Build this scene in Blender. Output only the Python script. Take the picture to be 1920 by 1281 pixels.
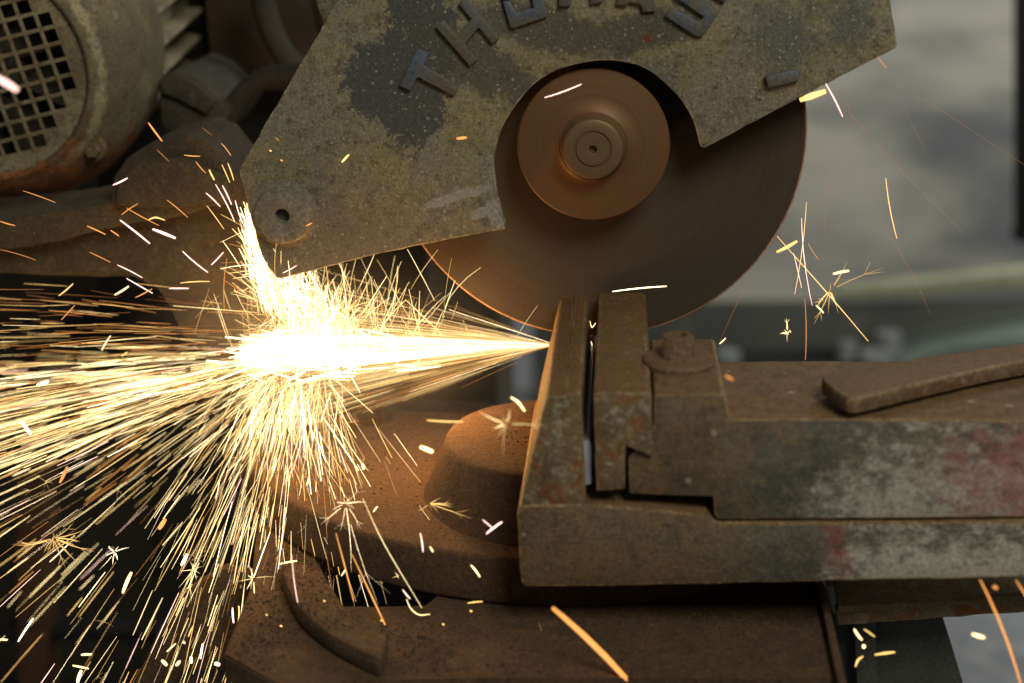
import bpy, bmesh, math, random
import numpy as np
from mathutils import Vector, Matrix, noise as mnoise

for o in list(bpy.data.objects):
    bpy.data.objects.remove(o)
S = bpy.context.scene
COL = S.collection
R = math.radians

# ------------------------------------------------------------------ camera
cam_d = bpy.data.cameras.new('camera')
cam = bpy.data.objects.new('camera', cam_d)
COL.objects.link(cam)
cam.location = (0.0173, -1.1820, 0.2177)
cam.rotation_euler = (R(90 - 18.657), 0, R(4.165))
cam_d.sensor_width = 36
cam_d.lens = 50.0
cam_d.clip_start = 0.02
cam_d.clip_end = 60
cam_d.dof.use_dof = True
cam_d.dof.focus_distance = 1.165
cam_d.dof.aperture_fstop = 2.8
S.camera = cam

# ------------------------------------------------------------------ world, lamps, exposure
W = bpy.data.worlds.new('World')
S.world = W
W.use_nodes = True
W.node_tree.nodes['Background'].inputs[0].default_value = (0.85, 0.93, 1.0, 1)
W.node_tree.nodes['Background'].inputs[1].default_value = 0.075

def area(name, loc, target, size, power, color, size_y=None):
    d = bpy.data.lights.new(name, 'AREA')
    d.energy = power
    d.color = color
    d.size = size
    if size_y:
        d.shape = 'RECTANGLE'
        d.size_y = size_y
    o = bpy.data.objects.new(name, d)
    COL.objects.link(o)
    o.location = loc
    o.rotation_euler = (Vector(target) - Vector(loc)).to_track_quat('-Z', 'Y').to_euler()
    return o

area('workshop_lamp', (0.75, -1.65, 1.5), (0.0, 0, -0.1), 0.8, 33, (1.0, 0.95, 0.82))
area('wall_fill_light', (1.6, 1.9, 1.9), (1.0, 3.4, -0.6), 1.4, 62, (0.95, 0.98, 1.0))  # added fill that brightens the back wall; no known lamp there

def glow(name, loc, power, radius, color=(1.0, 0.50, 0.16)):
    d = bpy.data.lights.new(name, 'POINT')
    d.energy = power
    d.color = color
    d.shadow_soft_size = radius
    o = bpy.data.objects.new(name, d)
    COL.objects.link(o)
    o.location = loc
    return o

glow('spark_light', [(-0.2520,-0.0300,-0.1766)][0], 0.9, .02)
glow('spark_light', [(-0.1333,-0.0500,-0.1861)][0], 0.85, .012)
glow('spark_light', [(-0.2926,-0.1000,-0.2148)][0], 0.5, .015)

S.view_settings.view_transform = 'Standard'
S.view_settings.look = 'None'
S.view_settings.exposure = 0.0
S.view_settings.gamma = 1.0
S.render.engine = 'CYCLES'
S.cycles.use_denoising = True
S.cycles.max_bounces = 6
S.cycles.sample_clamp_indirect = 3.0
S.cycles.sample_clamp_direct = 0.0
S.cycles.blur_glossy = 0.5

# ------------------------------------------------------------------ node helper
class NT:
    def __init__(self, name):
        self.m = bpy.data.materials.new(name)
        self.m.use_nodes = True
        self.t = self.m.node_tree
        self.t.nodes.clear()
        self.co = self.t.nodes.new('ShaderNodeTexCoord').outputs['Object']
        self.sep = None
    def node(self, typ, **kw):
        n = self.t.nodes.new(typ)
        for k, v in kw.items():
            setattr(n, k, v)
        return n
    def put(self, sock, v):
        if hasattr(v, 'is_output'):
            self.t.links.new(v, sock)
        elif isinstance(v, (tuple, list)):
            v = tuple(v)
            n = len(sock.default_value)
            sock.default_value = v + (1,) * (n - len(v)) if len(v) < n else v[:n]
        else:
            sock.default_value = v
    def mapped(self, scale=(1, 1, 1), rot=(0, 0, 0), loc=(0, 0, 0), vec=None):
        n = self.node('ShaderNodeMapping')
        self.put(n.inputs[0], vec or self.co)
        n.inputs['Location'].default_value = loc
        n.inputs['Rotation'].default_value = rot
        n.inputs['Scale'].default_value = scale
        return n.outputs[0]
    def noise(self, scale, detail=4, rough=0.55, vec=None, dist=0.0):
        n = self.node('ShaderNodeTexNoise')
        self.put(n.inputs['Vector'], vec or self.co)
        n.inputs['Scale'].default_value = scale
        n.inputs['Detail'].default_value = detail
        n.inputs['Roughness'].default_value = rough
        n.inputs['Distortion'].default_value = dist
        return n.outputs[0]
    def vor(self, scale, vec=None, feature='F1', rand=1.0):
        n = self.node('ShaderNodeTexVoronoi', feature=feature)
        self.put(n.inputs['Vector'], vec or self.co)
        n.inputs['Scale'].default_value = scale
        n.inputs['Randomness'].default_value = rand
        return n.outputs
    def math(self, op, a, b=0.0, c=None, clamp=False):
        n = self.node('ShaderNodeMath', operation=op, use_clamp=clamp)
        self.put(n.inputs[0], a)
        self.put(n.inputs[1], b)
        if c is not None:
            self.put(n.inputs[2], c)
        return n.outputs[0]
    def step(self, v, lo, hi):
        n = self.node('ShaderNodeMapRange', interpolation_type='SMOOTHSTEP')
        self.put(n.inputs['Value'], v)
        n.inputs['From Min'].default_value = min(lo, hi)
        n.inputs['From Max'].default_value = max(lo, hi)
        if lo > hi:
            n.inputs['To Min'].default_value = 1.0
            n.inputs['To Max'].default_value = 0.0
        return n.outputs[0]
    def mix(self, fac, a, b, blend='MIX'):
        n = self.node('ShaderNodeMix', data_type='RGBA', blend_type=blend)
        self.put(n.inputs[0], fac)
        self.put(n.inputs[6], a)
        self.put(n.inputs[7], b)
        return n.outputs[2]
    def xyz(self):
        if self.sep is None:
            n = self.node('ShaderNodeSeparateXYZ')
            self.put(n.inputs[0], self.co)
            self.sep = n.outputs
        return self.sep
    def blob(self, x, z, rx, rz, deg=0):
        """1 at the centre falling to 0 on an ellipse in the x-z plane"""
        v = self.mapped(loc=(-x, 0, -z))
        v = self.mapped(rot=(0, R(deg), 0), vec=v)
        v = self.mapped(scale=(1 / rx, 0, 1 / rz), vec=v)
        n = self.node('ShaderNodeVectorMath', operation='LENGTH')
        self.put(n.inputs[0], v)
        return self.math('SUBTRACT', 1.0, n.outputs['Value'])
    def up(self):
        g = self.node('ShaderNodeNewGeometry')
        n = self.node('ShaderNodeSeparateXYZ')
        self.put(n.inputs[0], g.outputs['True Normal'])
        return n.outputs[2]
    def out(self, color, rough=0.8, metal=0.0, height=None, strength=0.5, dist=0.001, spec=0.4):
        p = self.node('ShaderNodeBsdfPrincipled')
        self.put(p.inputs['Base Color'], color)
        self.put(p.inputs['Roughness'], rough)
        self.put(p.inputs['Metallic'], metal)
        self.put(p.inputs['Specular IOR Level'], spec)
        if height is not None:
            b = self.node('ShaderNodeBump')
            b.inputs['Strength'].default_value = strength
            b.inputs['Distance'].default_value = dist
            self.put(b.inputs['Height'], height)
            self.put(p.inputs['Normal'], b.outputs[0])
        o = self.node('ShaderNodeOutputMaterial')
        self.t.links.new(p.outputs[0], o.inputs[0])
        return self.m

def srgb(r, g, b):
    f = lambda c: (c / 12.92 if c <= .04045 else ((c + .055) / 1.055) ** 2.4)
    return (f(r / 255), f(g / 255), f(b / 255))

def grime(name, c1, c2, c3, s=1.0, rough=0.8, metal=0.0, spot=None, spot_amt=0.12, bump=0.5, top=None, rust=None, rust_lo=0.55, depth=0.0016):
    t = NT(name)
    big = t.noise(14 * s, 5, 0.6, dist=0.4)
    mid = t.noise(70 * s, 6, 0.68)
    fine = t.noise(330, 6, 0.8)
    col = t.mix(t.step(big, 0.36, 0.64), c1, c2)
    col = t.mix(t.step(mid, 0.48, 0.68), col, c3)
    if rust is not None:
        rn = t.noise(32 * s, 7, 0.7, dist=0.6)
        col = t.mix(t.step(rn, rust_lo, rust_lo + 0.13), col, rust)
    if top is not None:
        f = t.math('MULTIPLY', t.step(t.up(), 0.35, 0.85), t.step(t.noise(45, 6, 0.7), 0.22, 0.5))
        col = t.mix(f, col, top)
    shade = t.math('MULTIPLY_ADD', fine, 2.6, -0.3, clamp=False)
    shade = t.math('MAXIMUM', shade, 0.25)
    n = t.node('ShaderNodeCombineColor')
    for i in range(3):
        t.put(n.inputs[i], shade)
    col = t.mix(1.0, col, n.outputs[0], 'MULTIPLY')
    h = t.math('MULTIPLY_ADD', mid, 0.6, fine)
    if spot is not None:
        for sc, k in ((260 * s, spot_amt), (110 * s, spot_amt * 0.75)):
            v = t.vor(sc)
            sep = t.node('ShaderNodeSeparateColor')
            t.put(sep.inputs[0], v['Color'])
            lim = t.math('MULTIPLY', t.math('POWER', sep.outputs[0], 3.0), k * 3.2)
            m = t.math('LESS_THAN', v['Distance'], lim)
            m = t.math('MULTIPLY', m, t.math('MULTIPLY_ADD', sep.outputs[1], 0.6, 0.2))
            col = t.mix(m, col, spot)
            h = t.math('ADD', h, t.math('MULTIPLY', m, 0.25))
    r = t.math('MULTIPLY_ADD', mid, 0.3, rough - 0.15, clamp=True)
    return t.out(col, r, metal, h, bump, depth)

M = {}

# guard paint: olive with grey spatter, slate patches where the second coat survives, bare scrape
def guard_paint():
    t = NT('guard_paint')
    big = t.noise(16, 5, 0.6, dist=0.5)
    mid = t.noise(95, 6, 0.7)
    fine = t.noise(360, 6, 0.82)
    col = t.mix(t.step(big, 0.38, 0.62), srgb(132, 125, 90), srgb(124, 120, 103))
    col = t.mix(t.step(mid, 0.50, 0.70), col, srgb(90, 84, 60))
    col = t.mix(t.step(t.noise(170, 5, 0.7), 0.58, 0.70), col, srgb(146, 132, 92))
    col = t.mix(t.math('MULTIPLY', t.step(t.noise(30, 7, 0.75, dist=1.0), 0.52, 0.68), 0.6), col, srgb(84, 79, 62))
    fl = t.noise(210, 9, 0.82, dist=0.3)
    col = t.mix(t.math('MULTIPLY', t.step(fl, 0.55, 0.64), 0.7), col, srgb(158, 150, 114))
    col = t.mix(t.math('MULTIPLY', t.step(fl, 0.46, 0.37), 0.75), col, srgb(64, 57, 38))
    # lower left goes greyer and dirtier
    dirt = t.math('ADD', t.blob(-0.22, -0.10, 0.30, 0.085, -8), t.math('MULTIPLY', t.math('SUBTRACT', mid, 0.5), 1.2))
    col = t.mix(t.math('MULTIPLY', t.step(dirt, 0.05, 0.7), 0.75), col, srgb(100, 95, 84))
    edge = t.math('MULTIPLY', t.math('SUBTRACT', t.noise(75, 6, 0.75, dist=0.8), 0.5), 1.5)
    def patch(blobs, c, lo=0.12, hi=0.2, amt=1.0):
        nonlocal col
        f = blobs[0]
        for b in blobs[1:]:
            f = t.math('MAXIMUM', f, b)
        f = t.math('ADD', f, edge)
        col = t.mix(t.math('MULTIPLY', t.step(f, lo, hi), amt), col, c)
    slate = srgb(72, 73, 70)
    patch([t.blob(*SL1), t.blob(*SL2), t.blob(*SL3)], slate, 0.10, 0.2, 0.95)
    patch([t.blob(*SL4), t.blob(*SL5), t.blob(*SL6)], srgb(78, 76, 66), 0.08, 0.4, 0.85)
    patch([t.blob(*SL7), t.blob(*SL8)], srgb(88, 90, 86), 0.2, 0.8, 0.8)
    patch([t.blob(*SC1), t.blob(*SC2), t.blob(*SC3)], srgb(150, 148, 136), 0.34, 0.42, 0.9)
    sh = t.math('MAXIMUM', t.math('MULTIPLY_ADD', fine, 3.0, -0.5), 0.2)
    n = t.node('ShaderNodeCombineColor')
    for i in range(3):
        t.put(n.inputs[i], sh)
    col = t.mix(1.0, col, n.outputs[0], 'MULTIPLY')
    h = t.math('MULTIPLY_ADD', mid, 0.8, fine)
    for sc, k, c in ((340, 0.36, srgb(164, 156, 134)), (175, 0.27, srgb(152, 148, 138)), (230, 0.26, srgb(58, 52, 42)), (90, 0.13, srgb(160, 156, 144))):
        v = t.vor(sc, vec=t.mapped(loc=(sc * .01, 0.3, 0)))
        sep = t.node('ShaderNodeSeparateColor')
        t.put(sep.inputs[0], v['Color'])
        lim = t.math('MULTIPLY', t.math('POWER', sep.outputs[0], 2.6), k * 1.3)
        lim = t.math('MULTIPLY', lim, t.math('MULTIPLY_ADD', mid, 1.2, 0.3))
        m = t.step(t.math('SUBTRACT', lim, v['Distance']), 0.0, 0.06)
        m = t.math('MULTIPLY', m, t.math('MULTIPLY_ADD', sep.outputs[1], 0.7, 0.15))
        col = t.mix(m, col, c)
        h = t.math('ADD', h, t.math('MULTIPLY', m, 0.35))
    v = t.vor(46)
    sep = t.node('ShaderNodeSeparateColor')
    t.put(sep.inputs[0], v['Color'])
    m = t.math('LESS_THAN', v['Distance'], t.math('MULTIPLY', t.math('GREATER_THAN', sep.outputs[2], 0.93), 0.13))
    col = t.mix(t.math('MULTIPLY', m, 0.8), col, srgb(132, 40, 30))
    return t.out(col, t.math('MULTIPLY_ADD', mid, 0.35, 0.5), 0.0, h, 0.8, 0.0016, 0.35)

def g2(pts):
    return [(p[0], p[2]) for p in pts]
# paint patches: (x, z, half width, half height, tilt)
def ell(c, a, b, deg):
    return (c[0][0], c[0][2], a, b, deg)
SL1 = ell([(-0.1568,-0.0500,0.0525)], .052, .046, 35)
SL2 = ell([(-0.1365,-0.0500,0.1035)], .034, .021, -20)
SL3 = ell([(-0.1476,-0.0500,0.0262)], .030, .032, 0)
SL4 = ell([(-0.0926,-0.0500,0.0657)], .075, .027, -28)
SL5 = ell([(-0.0358,-0.0500,0.0932)], .07, .022, -12)
SL6 = ell([(0.0308,-0.0500,0.0917)], .06, .022, 14)
SL7 = ell([(0.1462,-0.0500,0.0885)], .05, .05, 0)
SL8 = ell([(0.1940,-0.0500,0.1031)], .03, .04, 0)
SC1 = ell([(-0.1097,-0.0500,-0.0414)], .045, .007, 18)
SC2 = ell([(-0.0835,-0.0500,-0.0516)], .028, .008, 24)
SC3 = ell([(-0.0783,-0.0500,-0.0605)], .016, .008, -52)
M['guard'] = guard_paint()
M['letter'] = grime('letter_paint', srgb(92, 86, 70), srgb(78, 86, 100), srgb(96, 86, 66), 2.2, 0.55, 0.1, srgb(140, 130, 108), 0.06, 0.35)

def disc_mat(name, c1, c2, ring, rough, metal):
    t = NT(name)
    s = t.xyz()
    r = t.math('SQRT', t.math('ADD', t.math('MULTIPLY', s[0], s[0]), t.math('MULTIPLY', s[2], s[2])))
    n = t.node('ShaderNodeCombineXYZ')
    t.put(n.inputs[0], r)
    ringn = t.noise(ring, 6, 0.75, vec=n.outputs[0])
    fine = t.noise(900, 3, 0.7)
    f = t.math('MULTIPLY_ADD', t.math('SUBTRACT', fine, 0.5), 0.9, ringn)
    col = t.mix(t.step(f, 0.3, 0.7), c1, c2)
    return t.out(col, rough, metal, t.math('MULTIPLY_ADD', fine, 0.25, ringn), 0.12, 0.0004, 0.3)
M['boss'] = grime('boss_grey', srgb(128, 121, 101), srgb(110, 104, 88), srgb(148, 142, 122), 2.5, 0.75, 0.1, srgb(160, 154, 138), 0.08, 0.9)
M['guard_edge'] = grime('guard_worn_edge', srgb(150, 144, 118), srgb(96, 88, 62), srgb(172, 164, 138), 3.0, 0.6, 0.2, srgb(190, 184, 160), 0.1, 0.6)
M['vise_edge'] = grime('vise_worn_edge', srgb(138, 112, 78), srgb(110, 88, 60), srgb(160, 142, 108), 3.0, 0.55, 0.3, None, 0, 0.6)
M['disc'] = disc_mat('abrasive_disc', srgb(58, 49, 38), srgb(66, 57, 45), 160, 0.75, 0.0)
M['flange'] = disc_mat('flange_rust', srgb(104, 73, 44), srgb(114, 82, 51), 260, 0.5, 0.25)
M['hub'] = disc_mat('hub_steel', srgb(106, 84, 56), srgb(120, 96, 66), 420, 0.45, 0.3)
M['rim'] = grime('disc_rim', srgb(180, 136, 100), srgb(150, 108, 76), srgb(190, 150, 112), 3, 0.6, 0.1, bump=0.3)
def cowl_mat():
    t = NT('cowl_paint')
    big = t.noise(18, 5, 0.6, dist=0.5)
    mid = t.noise(80, 6, 0.7)
    fine = t.noise(330, 6, 0.8)
    col = t.mix(t.step(big, 0.38, 0.62), srgb(134, 124, 86), srgb(112, 102, 78))
    col = t.mix(t.step(mid, 0.5, 0.7), col, srgb(98, 88, 64))
    s = t.xyz()
    rr = t.math('SQRT', t.math('ADD', t.math('MULTIPLY', s[0], s[0]), t.math('MULTIPLY', s[2], s[2])))
    # the raised shoulder has lost its paint and shows pale metal
    band = t.math('SUBTRACT', 1.0, t.math('MULTIPLY', t.math('ABSOLUTE', t.math('SUBTRACT', rr, 0.1125)), 110))
    band = t.math('ADD', band, t.math('MULTIPLY', t.math('SUBTRACT', t.noise(60, 6, 0.75), 0.5), 2.4))
    col = t.mix(t.math('MULTIPLY', t.step(band, 0.35, 0.9), 0.8), col, srgb(182, 172, 128))
    groove = t.math('SUBTRACT', 1.0, t.math('MULTIPLY', t.math('ABSOLUTE', t.math('SUBTRACT', rr, 0.1005)), 330))
    col = t.mix(t.math('MULTIPLY', t.step(groove, 0.0, 0.6), 0.7), col, srgb(60, 54, 42))
    # rust eating up from the lower lip
    rn = t.math('MULTIPLY', t.math('SUBTRACT', t.noise(38, 7, 0.72, dist=0.7), 0.5), 0.22)
    ru = t.math('ADD', t.math('ADD', t.math('MULTIPLY', s[2], -1.0), t.math('MULTIPLY', s[0], -0.05)), rn)
    col = t.mix(t.math('MULTIPLY', t.step(ru, 0.045, 0.095), 0.92), col, t.mix(t.step(mid, 0.4, 0.6), srgb(168, 98, 42), srgb(122, 76, 40)))
    rs = t.noise(30, 7, 0.72, dist=0.8)
    col = t.mix(t.math('MULTIPLY', t.step(rs, 0.61, 0.68), 0.7), col, srgb(126, 82, 46))
    v = t.vor(55, vec=t.mapped(scale=(1.3, 1, 0.8)))
    sep = t.node('ShaderNodeSeparateColor')
    t.put(sep.inputs[0], v['Color'])
    m = t.step(t.math('SUBTRACT', t.math('MULTIPLY', t.math('POWER', sep.outputs[0], 2.5), 0.3), v['Distance']), 0, 0.05)
    col = t.mix(t.math('MULTIPLY', m, 0.6), col, srgb(150, 146, 136))
    sh = t.math('MAXIMUM', t.math('MULTIPLY_ADD', fine, 2.6, -0.3), 0.25)
    n = t.node('ShaderNodeCombineColor')
    for i in range(3):
        t.put(n.inputs[i], sh)
    col = t.mix(1.0, col, n.outputs[0], 'MULTIPLY')
    return t.out(col, 0.7, 0.05, t.math('ADD', t.math('MULTIPLY_ADD', mid, 0.8, fine), m), 0.9, 0.0025)
M['cowl'] = cowl_mat()
M['cowl_bolt'] = grime('bolt_brown', srgb(112, 94, 64), srgb(100, 80, 52), srgb(124, 106, 76), 3, 0.65, 0.2)
M['grille'] = grime('grille_paint', srgb(140, 130, 98), srgb(110, 98, 70), srgb(96, 80, 52), 2, 0.7, 0.05, srgb(180, 170, 140), 0.1, 0.5)
M['fins'] = grime('motor_casting', srgb(150, 141, 112), srgb(128, 120, 94), srgb(166, 156, 124), 1.5, 0.75, 0.1, srgb(150, 140, 116), 0.08)
M['black'] = grime('black_and_shade', srgb(34, 32, 28), srgb(26, 25, 23), srgb(40, 36, 31), 1, 0.85)  # black parts; also paints the darkness below the slot and behind the cover
M['dusk'] = grime('grey_panel', srgb(92, 92, 84), srgb(78, 79, 73), srgb(100, 99, 90), 0.1, 0.85)
M['arm'] = grime('arm_casting', srgb(74, 64, 47), srgb(62, 52, 37), srgb(84, 71, 48), 1.5, 0.8, 0.1, srgb(150, 136, 104), 0.05, 0.8, rust=srgb(96, 64, 36), rust_lo=0.58)
M['box'] = grime('box_casting', srgb(70, 65, 53), srgb(60, 55, 45), srgb(80, 74, 60), 1.5, 0.75, 0.1, srgb(130, 122, 102), 0.06)
M['hose'] = grime('hose_rubber', srgb(52, 48, 40), srgb(44, 41, 35), srgb(60, 56, 46), 2, 0.8, 0.0, bump=0.3)
M['plate'] = grime('rusty_cover', srgb(60, 44, 26), srgb(46, 39, 28), srgb(56, 50, 44), 0.8, 0.8, 0.0, bump=0.4)
M['turntable'] = grime('dusty_casting', srgb(98, 76, 54), srgb(86, 66, 47), srgb(108, 84, 60), 1.6, 0.9, 0.0, None, 0, 1.0, top=srgb(108, 82, 56), depth=.004)
M['base'] = grime('grit_covered_base', srgb(106, 82, 57), srgb(86, 68, 49), srgb(118, 92, 64), 1.8, 0.88, 0.0, srgb(150, 132, 100), 0.03, 1.0, depth=.004)
M['grit'] = grime('grit', srgb(64, 50, 36), srgb(92, 70, 48), srgb(46, 38, 30), 8, 0.85, 0.1)
M['rust'] = grime('rusted_steel', srgb(116, 84, 54), srgb(132, 88, 50), srgb(96, 72, 48), 2, 0.75, 0.15, srgb(160, 146, 116), 0.05, 0.7, rust=srgb(140, 80, 38), rust_lo=0.56)

M['rail'] = grime('rail_steel', srgb(150, 132, 100), srgb(132, 108, 76), srgb(168, 150, 116), 1.6, 0.75, 0.1, None, 0, 0.7, rust=srgb(150, 98, 54), rust_lo=0.52)
M['lever'] = grime('lever_steel', srgb(112, 92, 66), srgb(104, 78, 50), srgb(128, 116, 92), 2.5, 0.7, 0.15, srgb(160, 150, 126), 0.05, 0.7, top=srgb(112, 88, 58), rust=srgb(116, 70, 38), rust_lo=0.56)
def vise_paint(name, bands, red, zb, red_c):
    t = NT(name)
    big = t.noise(24, 6, 0.65, dist=0.5)
    mid = t.noise(90, 7, 0.7)
    fine = t.noise(330, 6, 0.8)
    stretch = t.noise(85, 12, 0.86, vec=t.mapped(scale=(0.75, 1, 1.15)))
    col = t.mix(t.step(big, 0.38, 0.62), srgb(100, 95, 79), srgb(82, 79, 69))
    col = t.mix(t.step(mid, 0.5, 0.72), col, srgb(122, 112, 86))
    x = t.xyz()[0]
    rz = t.math('ADD', t.math('SUBTRACT', 1.0, t.step(x, 0.02, 0.24)), t.math('MULTIPLY', t.math('SUBTRACT', t.noise(28, 7, 0.72, dist=0.6), 0.5), 2.4))
    col = t.mix(t.math('MULTIPLY', t.step(rz, 0.3, 1.0), 0.75), col, srgb(118, 93, 58))
    # worn to bare pale metal further along the bar
    low = t.math('MULTIPLY', t.step(t.xyz()[2], *zb), 0.45)
    bare = t.math('ADD', t.math('MULTIPLY', t.step(x, *bands), t.math('ADD', low, 0.6)), t.math('MULTIPLY', t.math('SUBTRACT', stretch, 0.5), 2.6))
    col = t.mix(t.math('MULTIPLY', t.step(bare, 0.45, 0.95), 0.82), col, srgb(192, 186, 168))
    col = t.mix(t.math('MULTIPLY', t.step(t.noise(44, 9, 0.8), 0.5, 0.62), 0.6), col, srgb(66, 64, 58))
    for (rx, rz, ra, rb, deg, lo, hi, amt) in red:
        f = t.math('ADD', t.blob(rx, rz, ra, rb, deg), t.math('MULTIPLY', t.math('SUBTRACT', t.noise(75, 10, 0.85), 0.5), 3.2))
        col = t.mix(t.math('MULTIPLY', t.step(f, lo, hi), amt), col, red_c)
    col = t.mix(t.math('MULTIPLY', t.step(t.noise(60, 7, 0.72, dist=0.7, vec=t.mapped(scale=(0.6, 1, 1))), 0.62, 0.70), 0.8), col, srgb(112, 70, 40))
    scr = t.noise(140, 5, 0.7, vec=t.mapped(scale=(0.06, 1, 2.2), rot=(0, R(3), 0)))
    col = t.mix(t.math('MULTIPLY', t.step(scr, 0.60, 0.70), 0.35), col, srgb(176, 168, 146))
    f = t.math('MULTIPLY', t.step(t.up(), 0.3, 0.8), t.step(t.noise(45, 6, 0.7), 0.15, 0.4))
    col = t.mix(f, col, t.mix(t.step(mid, 0.4, 0.65), srgb(118, 92, 58), srgb(98, 78, 50)))
    sh = t.math('MAXIMUM', t.math('MULTIPLY_ADD', fine, 2.6, -0.3), 0.25)
    n = t.node('ShaderNodeCombineColor')
    for i in range(3):
        t.put(n.inputs[i], sh)
    col = t.mix(1.0, col, n.outputs[0], 'MULTIPLY')
    h = t.math('MULTIPLY_ADD', mid, 0.9, fine)
    v = t.vor(120)
    sep = t.node('ShaderNodeSeparateColor')
    t.put(sep.inputs[0], v['Color'])
    m = t.math('LESS_THAN', v['Distance'], t.math('MULTIPLY', t.math('POWER', sep.outputs[0], 14), 0.34))
    col = t.mix(t.math('MULTIPLY', m, 0.6), col, srgb(176, 166, 132))
    return t.out(col, t.math('MULTIPLY_ADD', mid, 0.3, 0.5), 0.1, h, 0.75, 0.0016)
M['slider'] = vise_paint('slider_paint', (0.06, 0.24), [(0.345, -0.185, 0.11, 0.06, 0, -0.1, 0.7, 0.75)], (-.165, -.215), srgb(158, 96, 86))
M['beam'] = vise_paint('beam_paint', (0.15, 0.20), [(0.183, -0.25, 0.014, 0.05, 18, 0.2, 1.0, 0.8)], (-.235, -.262), srgb(132, 58, 54))
M['jaw'] = grime('jaw_steel', srgb(122, 104, 70), srgb(104, 88, 62), srgb(158, 150, 124), 2.2, 0.65, 0.15, srgb(170, 160, 130), 0.05, 0.7, top=srgb(116, 88, 54), rust=srgb(132, 82, 40), rust_lo=0.50)
M['steel'] = NT('bright_steel').out(srgb(214, 214, 224), 0.35, 0.5)
M['wall'] = None

def wall_mat():
    t = NT('stained_plaster')
    v = t.mapped(scale=(0.55, 1, 1.5))
    a = t.noise(1.7, 4, 0.5, vec=v, dist=0.3)
    b = t.noise(5.0, 4, 0.55, vec=v)
    col = t.mix(t.step(a, 0.36, 0.62), srgb(118, 119, 118), srgb(196, 190, 172))
    col = t.mix(t.math('MULTIPLY', t.step(b, 0.5, 0.75), 0.6), col, srgb(112, 114, 114))
    return t.out(col, 0.9, 0, t.noise(40, 5), 0.2, 0.01)
M['wall'] = wall_mat()
M['floor'] = grime('concrete_floor', srgb(140, 142, 142), srgb(120, 122, 122), srgb(150, 150, 146), 0.12, 0.9)
M['bench'] = grime('bench_boards', srgb(170, 168, 136), srgb(150, 152, 124), srgb(176, 174, 148), 0.4, 0.8)
M['cabinet'] = grime('dark_cabinet', srgb(86, 80, 64), srgb(74, 66, 50), srgb(94, 84, 64), 0.2, 0.7)
M['post'] = grime('brown_post', srgb(96, 66, 42), srgb(80, 56, 36), srgb(104, 76, 50), 0.6, 0.8)
M['tin'] = grime('pale_tin', srgb(140, 142, 138), srgb(120, 124, 120), srgb(150, 148, 142), 1, 0.5)
M['green'] = grime('green_tarp', srgb(116, 126, 114), srgb(104, 116, 106), srgb(130, 136, 124), 0.6, 0.8)

def spark_mat():
    m = bpy.data.materials.new('incandescent_spark')
    m.use_nodes = True
    t = m.node_tree
    t.nodes.clear()
    a = t.nodes.new('ShaderNodeAttribute')
    a.attribute_name = 'Heat'
    e = t.nodes.new('ShaderNodeEmission')
    e.inputs['Strength'].default_value = 1.0
    o = t.nodes.new('ShaderNodeOutputMaterial')
    t.links.new(a.outputs['Color'], e.inputs['Color'])
    t.links.new(e.outputs[0], o.inputs[0])
    m.cycles.emission_sampling = 'NONE'
    return m
M['spark'] = spark_mat()

# ------------------------------------------------------------------ object helpers
def tag(o, label=None, cat=None, group=None, kind=None):
    for k, v in (('label', label), ('category', cat), ('group', group), ('kind', kind)):
        if v:
            o[k] = v
    return o

def thing(name, loc, label, cat, group=None):
    o = bpy.data.objects.new(name, None)
    o.empty_display_size = 0.02
    COL.objects.link(o)
    o.location = loc
    return tag(o, label, cat, group)

def link(name, me, mat, parent=None):
    """mesh given in world coordinates; hung under its thing without moving"""
    o = bpy.data.objects.new(name, me)
    if mat is not None and not me.materials:
        me.materials.append(mat)
    COL.objects.link(o)
    if parent is not None:
        o.parent = parent
        q = parent
        while q is not None:
            o.location = o.location - q.location
            q = q.parent
    return o

def bm_obj(name, bm, mat, parent=None, smooth=True, angle=35):
    bmesh.ops.recalc_face_normals(bm, faces=bm.faces)
    me = bpy.data.meshes.new(name)
    bm.to_mesh(me)
    bm.free()
    if smooth:
        me.polygons.foreach_set('use_smooth', [True] * len(me.polygons))
        me.set_sharp_from_angle(angle=R(angle))
    return link(name, me, mat, parent)

def densify(pts, step, jitter, rng):
    out = []
    n = len(pts)
    for i in range(n):
        a, b = Vector(pts[i]), Vector(pts[(i + 1) % n])
        k = max(1, int((b - a).length / step))
        for j in range(k):
            p = a.lerp(b, j / k)
            if j:
                p += Vector((rng.uniform(-1, 1), 0, rng.uniform(-1, 1))) * jitter
            out.append(p)
    return out

def prism(name, pts, vec, mat, parent=None, bevel=0.0015, step=None, jitter=0.0003, seed=1, segs=2, edge=None):
    """closed outline swept along vec, with worn (bevelled) arrises"""
    rng = random.Random(seed)
    pts = [Vector(p) for p in pts]
    if step:
        pts = densify(pts, step, jitter, rng)
    bm = bmesh.new()
    vec = Vector(vec)
    v0 = [bm.verts.new(p) for p in pts]
    v1 = [bm.verts.new(p + vec) for p in pts]
    f0 = bm.faces.new(v0)
    f1 = bm.faces.new(v1[::-1])
    n = len(pts)
    for i in range(n):
        bm.faces.new((v0[i], v1[i], v1[(i + 1) % n], v0[(i + 1) % n]))
    bm.normal_update()
    if bevel:
        es = [e for e in bm.edges if len(e.link_faces) == 2 and e.calc_face_angle(0) > R(28)]
        res = bmesh.ops.bevel(bm, geom=es, offset=bevel, segments=segs, affect='EDGES', clamp_overlap=True, profile=0.5)
        if edge is not None:
            for f in res['faces']:
                f.material_index = 1
    bmesh.ops.triangulate(bm, faces=[f for f in bm.faces if len(f.verts) > 4])
    o = bm_obj(name, bm, mat, parent)
    if edge is not None:
        o.data.materials.append(edge)
    return o

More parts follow.
